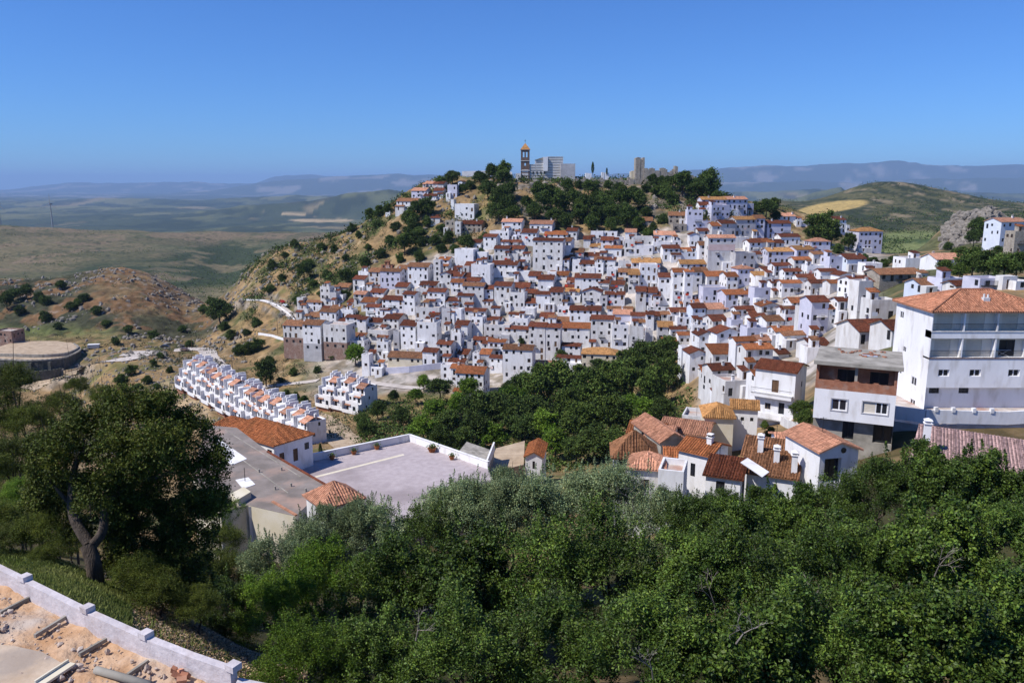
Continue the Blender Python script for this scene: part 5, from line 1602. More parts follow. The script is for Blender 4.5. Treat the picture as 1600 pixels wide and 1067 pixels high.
cas2 = empty('castle_wall', (0, 0, 0), label='low weathered stone walls and white vaults between church and castle tower', cat='wall')
rubble('wall', 900, 992, [279 + 2 * math.sin(i * 1.7) + (i % 3) for i in range(24)], 292, 2, M_['stone'], cas2, CK + 2)
rubble('wall', 955, 1002, [281, 280, 282, 284, 283, 281, 280, 280], 296, 2, M_['stone'], cas2, CK - 5)
rubble('vault', 915, 924, [270.5, 271], 290, 3, M_['white'], cas2, CK + 6); rubble('vault', 940, 951, [269.5, 270, 270], 290, 3, M_['white'], cas2, CK + 6); rubble('vault', 985, 993, [268, 267, 269], 290, 3, M_['cream'], cas2, CK + 6)
rubble('wall', 1058, 1088, [270, 272, 273, 275, 274, 276], 292, 2, M_['stone'], cas2, CK + 4)

# ------------------------------------------------------------------ valley yard on the left
am = empty('curved_terrace_wall', (0, 0, 0), label='curved dark stone retaining wall of the terraced yard in the valley', cat='wall')
W1 = [(-60, 560, 352), (0, 562, 350), (50, 566, 348), (92, 560, 352), (112, 553, 360), (124, 546, 371), (120, 541, 382)]
P = [at(*p) for p in W1]
S = []
for i in range(len(P) - 1):
    for j in range(6): 
        a = P[max(0, i-1)]; b = P[i]; c = P[i+1]; d = P[min(len(P)-1, i+2)]; t = j / 6
        S.append(.5 * ((2*b) + (c - a) * t + (2*a - 5*b + 4*c - d) * t*t + (-a + 3*b - 3*c + d) * t**3))
S.append(P[-1])
zt = -77.0
M_['darkstone'] = mat('dark_retaining_stone', (.06, .062, .052), (.12, .115, .10), scale=.8, bump=.08, bscale=2, c3=(.05, .06, .035), amt3=.6)
strip('wall', S, zt - 22, 1.0, 22, M_['darkstone'], am)
strip('coping', S, zt, 1.3, .5, M_['concrete'], am)
S3 = [Vector((p.x, p.y - 4 , 0)) for p in S]
strip('lower_wall', S3, zt - 22, 1.0, 18.2, M_['darkstone'], am)
for k in range(0, len(S3) - 1, 4):
    q = S3[k]; m = MB(); m.box(-.6, .6, -1.6, 0, zt - 22, zt - .5); m.build('buttress', M_['darkstone'], am, (q.x, q.y + 3.6, 0))
cen = Vector((S[0].x + 20, 385, 0))
S2 = [Vector((p.x + (cen.x - p.x) * .10, p.y + (cen.y - p.y) * .22, 0)) for p in S]
strip('upper_wall', S2, zt - 2, .8, 3.2, M_['concrete'], am)
m = MB(); m.prism([(p.x, p.y) for p in S] + [(S[-1].x - 8, 392), (S[0].x, 392)], zt - 12, zt - .2); m.build('yard_floor', M_['dirt'], am)
m = MB(); m.prism([(p.x, p.y) for p in S2] + [(S2[-1].x - 12, 390), (S2[0].x, 390)], zt - 1, zt + .9); m.build('upper_floor', M_['dirt'], am)
rb_ = house_at(4, 519, 385, 12, 10, 8, 6, 'f', 'oldbrick', label='dark red brick building at the left edge of the valley yard', chim=0, storeys=2)
p = at(147, 544, 385); p.z = hz(p.x, p.y)
cn = empty('container', p, .2, label='pale grey-blue metal container beside the valley road', cat='container')
m = MB(); m.box(-2.6, 2.6, -1.2, 1.2, .1, 1.9)
for k in range(16): m.box(-2.5 + k * .33, -2.4 + k * .33, -1.25, -1.2, .2, 1.8)
m.build('box', M_['metal'], cn); m = MB(); m.box(-2.7, 2.7, -1.3, 1.3, 1.9, 2.0); m.build('roof', M_['white'], cn)

# vehicles
def vehicle(name, body, L=4.2, Wd=1.7, Hh=1.45, van=False):
    r = empty(name, (0, 0, 0))
    prof = ([(-.5, .25), (.5, .25), (.5, .55), (.44, .66), (.34, .97), (.28, 1), (-.5, 1)] if van else [(-.5, .22), (.5, .22), (.5, .5), (.32, .58), (.18, .97), (-.28, 1), (-.42, .62), (-.5, .56)])
    mb = MB(); n = len(prof); b = len(mb.v)
    V0 = [(p[0] * L, -Wd/2 * (1 if p[1] < .6 else .88), p[1] * Hh) for p in prof]; V1 = [(x, -y, z) for x, y, z in V0]
    mb.poly(V0); mb.poly(V1[::-1])
    for i in range(n): j = (i + 1) % n; mb.poly([V0[j], V0[i], V1[i], V1[j]])
    mb.build('body', body, r)
    g = MB(); xs = (-.42, .28) if van else (-.33, .22)
    for s in (-1, 1): g.box(xs[0] * L if not van else .12 * L, xs[1] * L, s * Wd * .445 - .03, s * Wd * .445 + .03, .62 * Hh, .9 * Hh)
    g.build('side_window', M_['glass'], r)
    for sx in (-.3, .3):
        for s in (-1, 1):
            w = MB(); w.tube((sx * L, s * (Wd/2 - .18), .32), (sx * L, s * (Wd/2 + .01), .32), .32, .32, 10); w.build('wheel', M_['iron'], r)
    return r
for nm, px_, py_, rz, c_, van, lab, cat in (
    ('van', 399, 602, .15, (.7, .71, .72), True, 'white van parked where the village road meets the ridge road', 'van'),
    ('parked_car', 258, 544, .1, (.03, .03, .035), False, 'dark car parked at the bend of the valley road', 'car'),
    ('parked_car', 289, 549, -.1, (.16, .10, .08), False, 'brown car parked beside the ridge road junction', 'car'),
    ('parked_car', 446, 480, -.9, (.72, .72, .74), False, 'white car parked at the end of the upper road', 'car'),
    ('parked_car', 441, 474, -.8, (.35, .03, .02), False, 'red car parked at the end of the upper road', 'car')):
    p = hit(px_, py_, 150)
    mm = mat('paint_' + cat, c_, rough=.3, spec=.5)
    v = vehicle(nm, mm, 5.2 if van else 4.2, 1.9 if van else 1.7, 2.2 if van else 1.45, van)
    v.location = (p.x, p.y, hz(p.x, p.y) + .3); v.rotation_euler = (0, 0, rz); tag(v, lab, cat)

# utility poles and lamps
def pole_at(px_, py_, h, lab, name='utility_pole'):
    p = hit(px_, py_, 100); r = empty(name, (p.x, p.y, p.z), label=lab, cat='pole')
    m = MB(); m.tube((0, 0, -.5), (0, 0, h), .14, .09, 8); m.build('post', M_['wood'], r)
    m = MB(); m.box(-.7, .7, -.05, .05, h - .5, h - .38); m.build('crossarm', M_['wood'], r)
for a in ((434, 522, 8, 'slim utility pole on the bank left of the brick-based houses'), (364, 588, 8, 'utility pole beside the ridge road above the row houses'), (408, 600, 5, 'utility pole near the white van'), (300, 545, 6, 'utility pole at the ridge road bend')): pole_at(*a)
# wind turbines
def turbine(px_, Y, lab, rot):
    b = at(px_, 351, Y); b.z = hz(b.x, b.y); hub = at(px_, 319, Y)
    r = empty('wind_turbine', b, label=lab, cat='wind turbine', group='wind turbines on the ridge')
    h = hub.z - b.z; m = MB(); m.tube((0, 0, -2), (0, 0, h), 1.7, 1.0, 12); m.build('tower', M_['turbine'], r)
    m = MB(); m.box(-1.8, 1.8, -3, 6, h - 1.6, h + 1.8); m.build('nacelle', M_['turbine'], r)
    hb_ = MB(); hb_.tube((0, -3, h), (0, -5, h), 1.5, .6, 10); hub_o = hb_.build('rotor_hub', M_['turbine'], r)
    for k in range(3):
        a = rot + k * 2 * math.pi / 3; L = 25; d = Vector((math.sin(a), 0, math.cos(a))); s = Vector((d.z, 0, -d.x)); o = Vector((0, -4, h))
        m = MB(); m.poly([o - s * .7, o + s * .8, o + d * L * .25 + s * 1.0, o + d * L + s * .2, o + d * L - s * .1, o + d * L * .25 - s * .6]); m.poly([q + Vector((0, .5, 0)) for q in (o - s * .7, o + d * L * .25 - s * .6, o + d * L - s * .1, o + d * L + s * .2, o + d * L * .25 + s * 1.0, o + s * .8)])
        m.build('blade', M_['turbine'], hub_o)
turbine(82, 1980, 'tall pale wind turbine on the left ridge, right of the two', .05)
turbine(1, 1980, 'wind turbine at the left edge of the photo', .2)

# ------------------------------------------------------------------ building site terrace in the lower left corner
ZT = -14.6
M_['sitedirt'] = mat('orange_building_dirt', (.40, .23, .12), (.54, .37, .24), scale=.9, detail=9, c3=(.42, .38, .34), s3=.5, amt3=.7, bump=.16, bscale=2.5)
wl = [Pz(-60, 885, ZT), Pz(0, 908, ZT), Pz(43, 930, ZT), Pz(140, 980, ZT), Pz(231, 1022, ZT), Pz(300, 1050, ZT), Pz(367, 1074, ZT)]
# site ground, uneven
us = np.linspace(0, 1, 90); vs = np.linspace(0, 1, 70)
V = []
for u in us:
    k = u * (len(wl) - 1); i = min(int(k), len(wl) - 2); a = wl[i].lerp(wl[i + 1], k - i); b = Vector((a.x * .7 - 2, 14.0, 0))
    for v in vs:
        q = a.lerp(b, v); V.append((q.x, q.y, 0))
V = np.array(V); n_ = fbm(V[:, 0] / .8, V[:, 1] / .8, 71, 5); V[:, 2] = ZT + (n_ - .5) * .42 + (fbm(V[:, 0] / .15, V[:, 1] / .15, 72, 3) - .5) * .07
idx = np.arange(90 * 70).reshape(90, 70); Fq = np.stack([idx[:-1, :-1], idx[:-1, 1:], idx[1:, 1:], idx[1:, :-1]], -1).reshape(-1, 4)
tag(link('building_site_ground', np_mesh('building_site_ground', V, Fq, M_['sitedirt'], smooth=True)), kind='structure')
sw = empty('site_wall', (0, 0, 0), label='low rendered site wall with square post stubs beside the dirt terrace', cat='wall')
M_['render'] = mat('rough_pale_render', (.46, .42, .43), (.62, .57, .58), scale=1.6, detail=8, c3=(.38, .30, .27), s3=.9, amt3=.6, bump=.03)
mb = MB(); pts = [Vector((p.x, p.y, 0)) for p in wl]
for i in range(len(pts) - 1):
    a, b = pts[i], pts[i+1]; d = (b - a).normalized(); n = Vector((-d.y, d.x, 0)) * .13
    if n.y < 0: n = -n
    mb.prism([(a - n)[:2], (b - n)[:2], (b + n)[:2], (a + n)[:2]], ZT - 2.5, ZT + .62)
mb.build('wall', M_['render'], sw)
for (px_, py_) in ((43, 930), (140, 980), (231, 1022), (367, 1074)):
    p = Pz(px_, py_, ZT); m = MB(); m.box(-.17, .17, -.17, .17, 0, .2); o = m.build('post', M_['render'], sw, (p.x, p.y, ZT + .6)); o.rotation_euler = (0, 0, -.5)
m = MB(); a, b = Pz(372, 1076, ZT), Pz(440, 1090, ZT); d = (b - a); m.prism([(a.x, a.y - .12), (b.x, b.y - .12), (b.x, b.y + .12), (a.x, a.y + .12)], ZT - 1, ZT + .3); m.build('low_wall', M_['render'], sw)
for (x_0, y_0, x_1, y_1), lab in zip(((0, 956, 45, 933), (54, 992, 103, 962), (124, 1021, 166, 997), (199, 1053, 231, 1031)), ('first from the left edge', 'second from the left edge', 'third from the left edge', 'nearest the bottom edge')):
    a, b = Pz(x_0, y_0, ZT + .1), Pz(x_1, y_1, ZT + .1); d = b - a; L = d.length
    m = MB(); m.box(0, L, -.045, .045, -.1, .03); o = m.build('concrete_beam', M_['concrete'], label='thin grey beam across the dirt terrace, ' + lab, cat='beam', group='beams laid across the dirt terrace'); o.location = a; o.rotation_euler = (0, 0, math.atan2(d.y, d.x))
a, b = Pz(60, 1070, ZT + .15), Pz(112, 1036, ZT + .15); d = b - a
m = MB(); m.box(0, d.length, -.16, .16, -.04, .04); m.box(0, d.length, .1, .16, .04, .12); o = m.build('plank', M_['cream'], label='broad pale formwork plank at the bottom left corner', cat='plank'); o.location = a; o.rotation_euler = (0, 0, math.atan2(d.y, d.x))
a, b = Pz(150, 1046, ZT + .2), Pz(235, 1070, ZT + .2)
m = MB(); m.tube(a, b, .12, .12, 12); m.build('pipe', M_['concrete'], smooth=True, label='grey concrete pipe lying on the dirt terrace', cat='pipe')
q = [Pz(x, y, ZT + .12) for x, y in ((-20, 1005), (20, 1008), (66, 1018), (98, 1036), (60, 1062), (20, 1090), (-40, 1090))][::-1]
m = MB(); m.prism([(p.x, p.y) for p in q], ZT - .2, ZT + .12); m.build('concrete_slab', mat('dusty_slab', (.42, .31, .21), (.56, .45, .34), scale=.9, detail=9, c3=(.30, .25, .21), s3=.6, amt3=.7, bump=.02), label='pale concrete slab in the bottom left corner of the site', cat='slab')
for k, (a, b) in enumerate(((272, 1046), (281, 1048), (290, 1054), (284, 1061), (276, 1054))):
    p = Pz(a, b, ZT + .15); m = MB(); m.box(-.14, .14, -.08, .08, -.06, .06); o = m.build('brick', M_['p'] if k % 2 else M_['brick'], label='loose %s brick %s the small heap by the site wall' % (('pale', 'red')[(k + 1) % 2], ('at the left of', 'on top of', 'at the right of', 'at the bottom of', 'in the middle of')[k]), cat='brick', group='loose bricks by the site wall'); o.location = p; o.rotation_euler = (rnd.random(), rnd.random(), rnd.random() * 3)
# rubble stones on the site and in the open hillside: nobody could count them
def stones(name, pts, mm, seed=1, **k):
    rs = np.random.RandomState(seed); ico = np.array([(0,0,1),(.89,0,.45),(.28,.85,.45),(-.72,.53,.45),(-.72,-.53,.45),(.28,-.85,.45),(.72,.53,-.45),(-.28,.85,-.45),(-.89,0,-.45),(-.28,-.85,-.45),(.72,-.53,-.45),(0,0,-1)])
    fi = np.array([(0,1,2),(0,2,3),(0,3,4),(0,4,5),(0,5,1),(1,6,2),(2,7,3),(3,8,4),(4,9,5),(5,10,1),(2,6,7),(3,7,8),(4,8,9),(5,9,10),(1,10,6),(6,11,7),(7,11,8),(8,11,9),(9,11,10),(10,11,6)])
    n = len(pts); V = ico[None] * (1 + rs.uniform(-.3, .3, (n, 12, 1))) * rs.uniform(.6, 1.2, (n, 1, 3)) * np.array([p[3] for p in pts])[:, None, None] + np.array([p[:3] for p in pts])[:, None]
    Fq = fi[None] + (np.arange(n) * 12)[:, None, None]
    return tag(link(name, np_mesh(name, V.reshape(-1, 3), Fq.reshape(-1, 3), mm)), kind='stuff', **k)
pp = []
for k in range(2200):
    u = rnd.random() * (len(wl) - 2); i = int(u); a = wl[i].lerp(wl[i+1], u - i); b = Vector((a.x * .7 - 2, 15, 0)); q = a.lerp(b, rnd.random() ** .8 * .9 + .05); pp.append((q.x, q.y, ZT + .05, rnd.choice((.015, .02, .03, .05, .08)) * (1.5 if fbm(np.array([q.x / .9]), np.array([q.y / .9]), 73, 2)[0] > .58 else .8)))
stones('rubble', pp, mat('site_rubble', (.34, .25, .19), (.50, .42, .36), scale=3), 3, label='small stones and mortar rubble strewn over the dirt terrace', cat='rubble')
M_['rock'] = mat('hillside_rock', (.14, .125, .105), (.28, .25, .215), scale=.8, detail=6, bump=.1)
rs = np.random.RandomState(12)
px_ = rs.uniform(-20, 1120, 9000); Y = rs.uniform(330, 575, 9000); x = (px_ - 800) / F * Y
ok = ~((px_ > 520) & (Y < 402)) & (fbm(x / 18, Y / 18, 81, 3) > .5)
x, Y, px_ = x[ok], Y[ok], px_[ok]; z = height(x, Y)
pp = [(a, b, c, rs.choice((.4, .6, .8, 1.2, 1.8)) * (1.2 if q > 760 else .85)) for a, b, c, q in zip(x, Y, z, px_) if not (q > 700 and rs.rand() < .6)]
stones('boulders', pp, M_['rock'], 5, label='grey boulders scattered over the dry hillsides', cat='boulders')
px_ = rs.uniform(80, 330, 1500); Y = rs.uniform(230, 345, 1500); x = (px_ - 800) / F * Y; z = height(x, Y)
pp = [(a, b, c, rs.choice((.2, .3, .4, .6, .8))) for a, b, c in zip(x, Y, z)]
px_ = rs.uniform(1468, 1550, 700); Y = rs.uniform(395, 440, 700); x = (px_ - 800) / F * Y; z = height(x, Y)
pp += [(a, b, c, rs.choice((1, 1.5, 2.2))) for a, b, c in zip(x, Y, z)]
stones('boulders', pp, M_['rock'], 6, label='pale quarried boulders on the banks and the rocky outcrop', cat='boulders')
# ------------------------------------------------------------------ foliage
def leafmat(name, c1, c2, gloss=.45, trans=.25, spec=.35, sc=.5):
    m = mat(name, c1, c2, rough=gloss, scale=sc, detail=3, attr=True, spec=spec, trans=trans, var=.26)
    return m
L_ = {
 'oak': leafmat('oak_leaves', (.052, .075, .010), (.115, .140, .020), .6, .2, .2),
 'carob': leafmat('carob_leaves', (.034, .066, .009), (.105, .165, .024), .5, .2, .3),
 'poplar': leafmat('poplar_leaves', (.14, .20, .085), (.27, .33, .17), .55, .3, .25),
 'fresh': leafmat('fresh_leaves', (.075, .145, .010), (.14, .22, .025), .55, .3, .2),
 'pine': leafmat('pine_needles', (.048, .080, .014), (.085, .125, .024), .7, .15, .15),
 'scrub': leafmat('scrub_leaves', (.040, .055, .018), (.080, .095, .035), .8, .1),
 'hill': leafmat('hillside_leaves', (.046, .078, .016), (.080, .120, .026), .7, .15, .15),
 'dry': leafmat('dry_leaves', (.30, .20, .11), (.46, .34, .22), .8, .1),
 'grass': leafmat('grass_blades', (.12, .16, .035), (.24, .26, .08), .7, .4),
}
M_['bark'] = mat('bark', (.045, .034, .026), (.11, .085, .065), scale=4, detail=6, bump=.06, stretch=(1, 1, .25))
M_['deadwood'] = mat('bare_grey_wood', (.20, .17, .14), (.32, .28, .24), scale=4)
def leaf_cloud(C, size, rs, up=.35, aspect=.5, jitter=.45, tone=(.3, 1.75)):
    """C (n,3) leaf centres -> diamond leaves (V, F, tone)"""
    n = len(C)
    d = rs.normal(size=(n, 3)); d /= np.linalg.norm(d, axis=1)[:, None]
    nn = rs.normal(size=(n, 3)); nn[:, 2] += up * 2.2; nn /= np.linalg.norm(nn, axis=1)[:, None]
    d = np.cross(d, nn); d /= np.maximum(1e-5, np.linalg.norm(d, axis=1))[:, None]
    e = np.cross(nn, d)
    L = size * (1 + jitter * rs.uniform(-1, 1, (n, 1)))
    a = C - d * L * .5; b = C + e * L * aspect * .5 + nn * L * .05; c = C + d * L * .5; f = C - e * L * aspect * .5 + nn * L * .05
    V = np.stack([a, b, c, f], 1).reshape(-1, 3)
    Fq = np.arange(n * 4).reshape(n, 4)
    t = rs.uniform(tone[0], tone[1], (n, 1)); hue = rs.uniform(-.12, .16, (n, 1))
    T = np.concatenate([t * (1 + hue), t, t * (1 - hue)], 1)
    return V, Fq, np.repeat(T, 4, 0)
def crown_pts(rs, blobs, nclus, per, cr, fill=.35):
    """clusters of leaves on the shells of overlapping lobes"""
    B = np.array([b[:3] for b in blobs], float); Rr = np.array([b[3:6] if len(b) >= 6 else (b[3],) * 3 for b in blobs], float)
    w = (Rr.prod(1)) ** (2 / 3); w /= w.sum()
    out = []
    k = rs.choice(len(blobs), nclus, p=w)
    d = rs.normal(size=(nclus, 3)); d /= np.linalg.norm(d, axis=1)[:, None]
    d[:, 2] = np.where(d[:, 2] < -.5, -d[:, 2], d[:, 2])
    rad = np.where(rs.rand(nclus) < fill, rs.uniform(.3, .85, nclus), rs.uniform(.85, 1.06, nclus))
    cc = B[k] + d * Rr[k] * rad[:, None]
    # drop clusters deep in another lobe
    cs = cr * rs.uniform(.6, 1.4, nclus)
    P = np.repeat(cc, per, 0) + rs.normal(size=(nclus * per, 3)) * np.repeat(cs, per)[:, None] * .55
    return P
def sweep(mb, P, R_, n=9):
    b0 = len(mb.v); P = [Vector(p) for p in P]; a = None
    for i, p in enumerate(P):
        d = (P[min(i+1, len(P)-1)] - P[max(0, i-1)]).normalized()
        a = (Vector((1, 0, 0)) if a is None else a); a = (a - d * a.dot(d)).normalized(); c = d.cross(a)
        for k in range(n):
            t = 6.2832 * k / n; r = R_[i] * (1 + .12 * math.sin(3 * t + i * .4)); mb.v.append(tuple(p + a * (r * math.cos(t)) + c * (r * math.sin(t))))
    for i in range(len(P) - 1):
        for k in range(n):
            j = (k + 1) % n; mb.f.append((b0 + i*n + k, b0 + i*n + j, b0 + (i+1)*n + j, b0 + (i+1)*n + k)); mb.m.append(0)
def trunk_mesh(name, h, r, limbs, rs, m):
    mb = MB(); p = Vector((0, 0, -.6)); segs = 5
    for i in range(segs):
        q = Vector((rs.uniform(-.05, .05) * h, rs.uniform(-.05, .05) * h, h * (i + 1) / segs))
        mb.tube(p, q, r * (1 - .12 * i) * (1.25 if i == 0 else 1), r * (1 - .12 * (i + 1)), 8); p = q
    for L in limbs:
        p = Vector((0, 0, h * .75)); e = Vector(L); n = 4
        for i in range(n):
            q = Vector((0, 0, h * .75)).lerp(e, (i + 1) / n) + Vector((rs.uniform(-.05, .05), rs.uniform(-.05, .05), rs.uniform(0, .08))) * h
            mb.tube(p, q, r * .62 * (1 - .2 * i), r * .62 * (1 - .2 * (i + 1)), 6); p = q
    return mb.me(name, m, smooth=True)
# shared crowns of the middle distance, radius 1
MID = {}
for kind, mk in (('round', 'hill'), ('pine', 'pine'), ('fresh', 'fresh')):
    MID[kind] = []
    for v in range(4 if kind != 'fresh' else 2):
        rs = np.random.RandomState(100 + v + 10 * len(MID))
        bl = [(0, 0, .1, .72, .72, .62)] + [(.62 * math.cos(a), .62 * math.sin(a), rs.uniform(-.25, .45), rs.uniform(.28, .46)) for a in np.linspace(0, 2 * math.pi, 8)[:-1] + rs.rand()] + [(rs.uniform(-.3, .3), rs.uniform(-.3, .3), rs.uniform(.45, .7), rs.uniform(.25, .4)) for _ in range(4)]
        if kind == 'pine': bl = [(b[0], b[1], b[2] * 1.25 + .05, *b[3:]) for b in bl]
        bl = bl + [(0, 0, -.35, .62, .62, .5)]
        P = crown_pts(rs, bl, 290, 30, .14, .2)
        V, Fq, T = leaf_cloud(P, .10, rs, aspect=.65)
        MID[kind].append(np_mesh('crown', V, Fq, L_[mk], attr=T))
TRK = [trunk_mesh('trunk', 1.0, .075, [(.4, .2, 1.4), (-.35, .25, 1.35), (.05, -.4, 1.3)], np.random.RandomState(k), M_['bark']) for k in range(3)]
TREES = []
def mid_tree(px_, py_, rp, kind='round', Y=None, cat='tree', name='tree', label=None, squash=1.0):
    """crown centre and radius as seen; the foot stands on the ground behind that place"""
    if Y is None:
        g = hit(px_, py_ + rp * 1.15, 60)
        if g is None: return
        Y = g.y
    c = at(px_, py_, Y); R_ = rp * Y / F; gz = hz(c.x, c.y)
    r = empty(name, (c.x, c.y, gz), rnd.uniform(0, 6.28))
    z = min(max(R_ * .55, c.z - gz), R_ * 1.15 + 1.5)
    if cat == 'shrub': z = R_ * .5
    cr = link('crown', rnd.choice(MID[kind]), r, (0, 0, z)); cr.scale = (R_ * rnd.uniform(.85, 1.2), R_ * rnd.uniform(.85, 1.2), R_ * squash * rnd.uniform(.75, 1.2))
    t = link('trunk', rnd.choice(TRK), r); t.scale = (R_, R_, z)
    TREES.append(dict(o=r, px=px_, py=py_, r=rp, kind=kind, cat=cat, label=label))
    return r
GROVE = """662 597 11|615 619 9|650 617 11|687 607 18|732 607 14|625 650 15|660 668 20|700 662 22|745 645 26|775 640 28|800 632 24|817 606 20|845 606 26 p|872 600 26 p|885 640 26 p|850 662 24|868 690 20 f|905 665 28 p|930 690 26|925 618 30 p|955 650 30 p|962 605 30 p|990 590 28 p|1000 560 22 p|1030 560 22 p|1045 585 20 p|1020 610 24 p|1042 545 16 p|985 635 22|935 572 12|1010 640 20|960 690 20|890 600 18|720 690 20|690 690 18|770 680 20|640 690 14|820 668 20|745 672 22|1035 640 18|795 605 10|877 556 9|555 553 14|590 640 12|572 672 14|566 655 12|900 700 20|800 650 24|830 640 24|680 640 16|715 632 16|975 570 16 p|940 600 20 p|905 590 14 p"""
for s_ in GROVE.split('|'):
    t = s_.split(); mid_tree(float(t[0]), float(t[1]), float(t[2]) * 1.18, 'pine' if 'p' in t[3:] else 'fresh' if 'f' in t[3:] else rnd.choice(('round', 'round', 'fresh')) , cat='tree', name='pine_tree' if 'p' in t[3:] else 'tree')
HILL = """550 354 8|578 331 8|592 327 9|606 324 8|620 318 6|652 327 14|668 325 12|640 333 10|647 352 12|632 380 16|640 365 12|575 384 6|475 422 13|480 408 10|502 382 9|522 385 7|460 378 7|570 405 10|510 424 9|422 447 8|425 410 9|540 432 12|655 396 10|700 367 10|730 380 12|757 370 10|750 392 9|707 277 11|690 280 9|750 279 13|770 271 12|787 270 13|762 295 15|782 315 20|775 332 15|735 285 9|722 292 8|343 487 19|373 543 10|388 541 10|402 536 10|415 582 19|458 577 8|448 615 9|462 617 9|475 620 7|792 300 15|842 297 13|795 320 14|887 292 11|875 320 15|897 310 13|917 322 15|920 294 11|942 317 15|955 332 14|972 312 15|990 293 10|997 312 14|980 337 16|997 350 11|1012 360 9|1045 284 11|1067 287 17|1087 295 15|1105 289 19|1066 267 9|910 267 9|932 334 14|865 337 13|850 312 13|787 277 12|1035 339 9|822 310 9|905 335 12|955 300 9|860 300 9|1115 300 10|1198 324 15|1212 330 10|1285 359 22|1270 366 14|1300 368 14|1327 379 12|1364 402 9|1398 400 8|1477 421 15|1521 411 20|1545 413 22|1570 416 24|1590 412 20|1500 425 12|1529 353 14|1522 371 12|1482 381 8|1427 447 6|1350 398 9|1251 640 17|1258 655 14|1204 672 10|1195 660 8|1382 408 8|1310 385 9|296 533 8|560 425 7|540 400 6|595 392 8|610 372 9|618 350 8|445 395 6|490 440 7|440 430 7|465 465 8|400 500 8|385 515 7|500 455 6|528 445 6|815 530 6|808 520 5|880 410 3|545 425 5|250 552 6|265 575 6|230 590 8|205 575 9|190 598 12|215 600 7|245 600 6|170 610 10|150 615 8|280 640 6|1060 395 6|1003 352 8|1020 352 7|1095 325 6|690 352 9|668 342 9|680 370 10|710 385 8|660 372 10|1210 316 8|1225 335 7|1180 320 8|540 455 7|420 560 8|520 555 6|495 575 6|438 590 6|120 470 7|130 460 9|40 455 12|20 460 12|60 460 9|150 480 8|165 500 7|90 505 7|330 470 8|318 480 8|360 520 8|350 505 9|35 590 9|240 565 6|1020 276 9|1034 279 8|1048 275 8|1022 284 8|1035 288 8|1010 290 8|905 284 8|930 284 7|950 286 7|965 288 8|860 290 7|1500 398 12|1455 440 9|1410 425 9|1440 455 8|1380 428 8|800 335 14|835 330 12|850 350 8|885 345 12|925 350 11|955 352 11|1040 300 11|1025 295 9|1050 305 10|1010 330 9|870 300 9|905 325 11|932 300 10|640 345 12|655 365 12|625 400 8|690 385 8|720 372 8|590 345 8|560 365 6|1560 385 9|1120 305 9|30 480 9|70 490 9|110 475 8|200 510 8|240 520 8|285 510 7|180 530 7|70 465 9|95 440 9|10 470 11"""
for s_ in HILL.split('|'):
    t = s_.split(); px_, py_, rp = map(float, t[:3])
    mid_tree(px_, py_, rp * 1.05, rnd.choice(('round', 'round', 'pine')) , name='shrub' if rp < 11 else 'tree', cat='shrub' if rp < 11 else 'tree')
# cypresses
def cypress(px_, pt, pb, Y, lab):
    a, b = at(px_, pt, Y), at(px_, pb, Y); h = a.z - b.z; rs = np.random.RandomState(int(px_)); n = 2600
    t = rs.rand(n) ** .8; an = rs.uniform(0, 6.28, n); rr = h * .13 * np.sin(np.pi * np.clip(.12 + t * .88, 0, 1)) ** .7 * rs.uniform(.7, 1.05, n)
    P = np.stack([rr * np.cos(an), rr * np.sin(an), h * (t * .97 + .03)], 1); V, Fq, T = leaf_cloud(P, h * .05, rs)
    r = empty('cypress_tree', b, label=lab, cat='tree'); link('crown', np_mesh('crown', V, Fq, L_['pine'], attr=T), r)
    m = MB(); m.tube((0, 0, -1), (0, 0, h * .3), h * .02, n=6); m.build('trunk', M_['bark'], r)
cypress(926, 253, 271, 468, 'pointed cypress left of two beside the cemetery on the summit')
cypress(948, 262, 273, 468, 'smaller pointed cypress beside the white vaults on the summit')
cypress(501, 692, 712, 190, 'dark slim cypress below the near end of the row houses')
# low scrub and dry tufts, past counting
def scatter_scrub(name, N, box, ok, smin, smax, mk, seed, per=26, card=.34, label=None):
    rs = np.random.RandomState(seed)
    pc = rs.uniform(box[0], box[1], N); Y = np.exp(rs.uniform(math.log(box[2]), math.log(box[3]), N)); x = (pc - 800) * Y / (F * gfac(Y))
    m = ok(pc, Y, x, rs); pc, Y, x = pc[m], Y[m], x[m]; z = height(x, Y)
    s = rs.uniform(smin, smax, len(x)) ** 1.0
    P = np.repeat(np.stack([x, Y, z + s * .35], 1), per, 0) + rs.normal(size=(len(x) * per, 3)) * np.repeat(s, per)[:, None] * np.array([.5, .5, .33])
    V, Fq, T = leaf_cloud(P, 1.0, rs, aspect=.65)
    sc = np.repeat(np.repeat(s * card, per), 4)[:, None]; C4 = np.repeat(P, 4, 0); V = C4 + (V - C4) * sc
    bt = np.repeat(rs.uniform(.6, 1.35, len(x)), per * 4)[:, None]
    return tag(link(name, np_mesh(name, V, Fq, L_[mk], attr=T * bt)), kind='stuff', label=label)
def hill_ok(pc, Y, x, rs):
    v = (pc > 500) & (pc < 1330) & (Y < 403) & (Y > 262) | (pc > 1080) & (Y > 120) & (Y < 403)
    n = fbm(x / 22, Y / 22, 91, 3)
    dens = np.where(Y > 395, np.where(pc < 380, .25, .9), .55)
    return ~v & (n > .44) & (rs.rand(len(pc)) < dens)
scatter_scrub('scrub', 15000, (-60, 1240, 215, 560), hill_ok, .4, 2.0, 'scrub', 5, per=24, label='low olive-green scrub on the dry slopes')
scatter_scrub('scrub', 2600, (380, 1140, 398, 500), lambda pc, Y, x, rs: (fbm(x / 15, Y / 15, 92, 3) > .42) & ((pc < 640) | (Y > 404)), 1.2, 3.4, 'hill', 6, per=34, label='dark green bushes thick on the cliffs around the village')
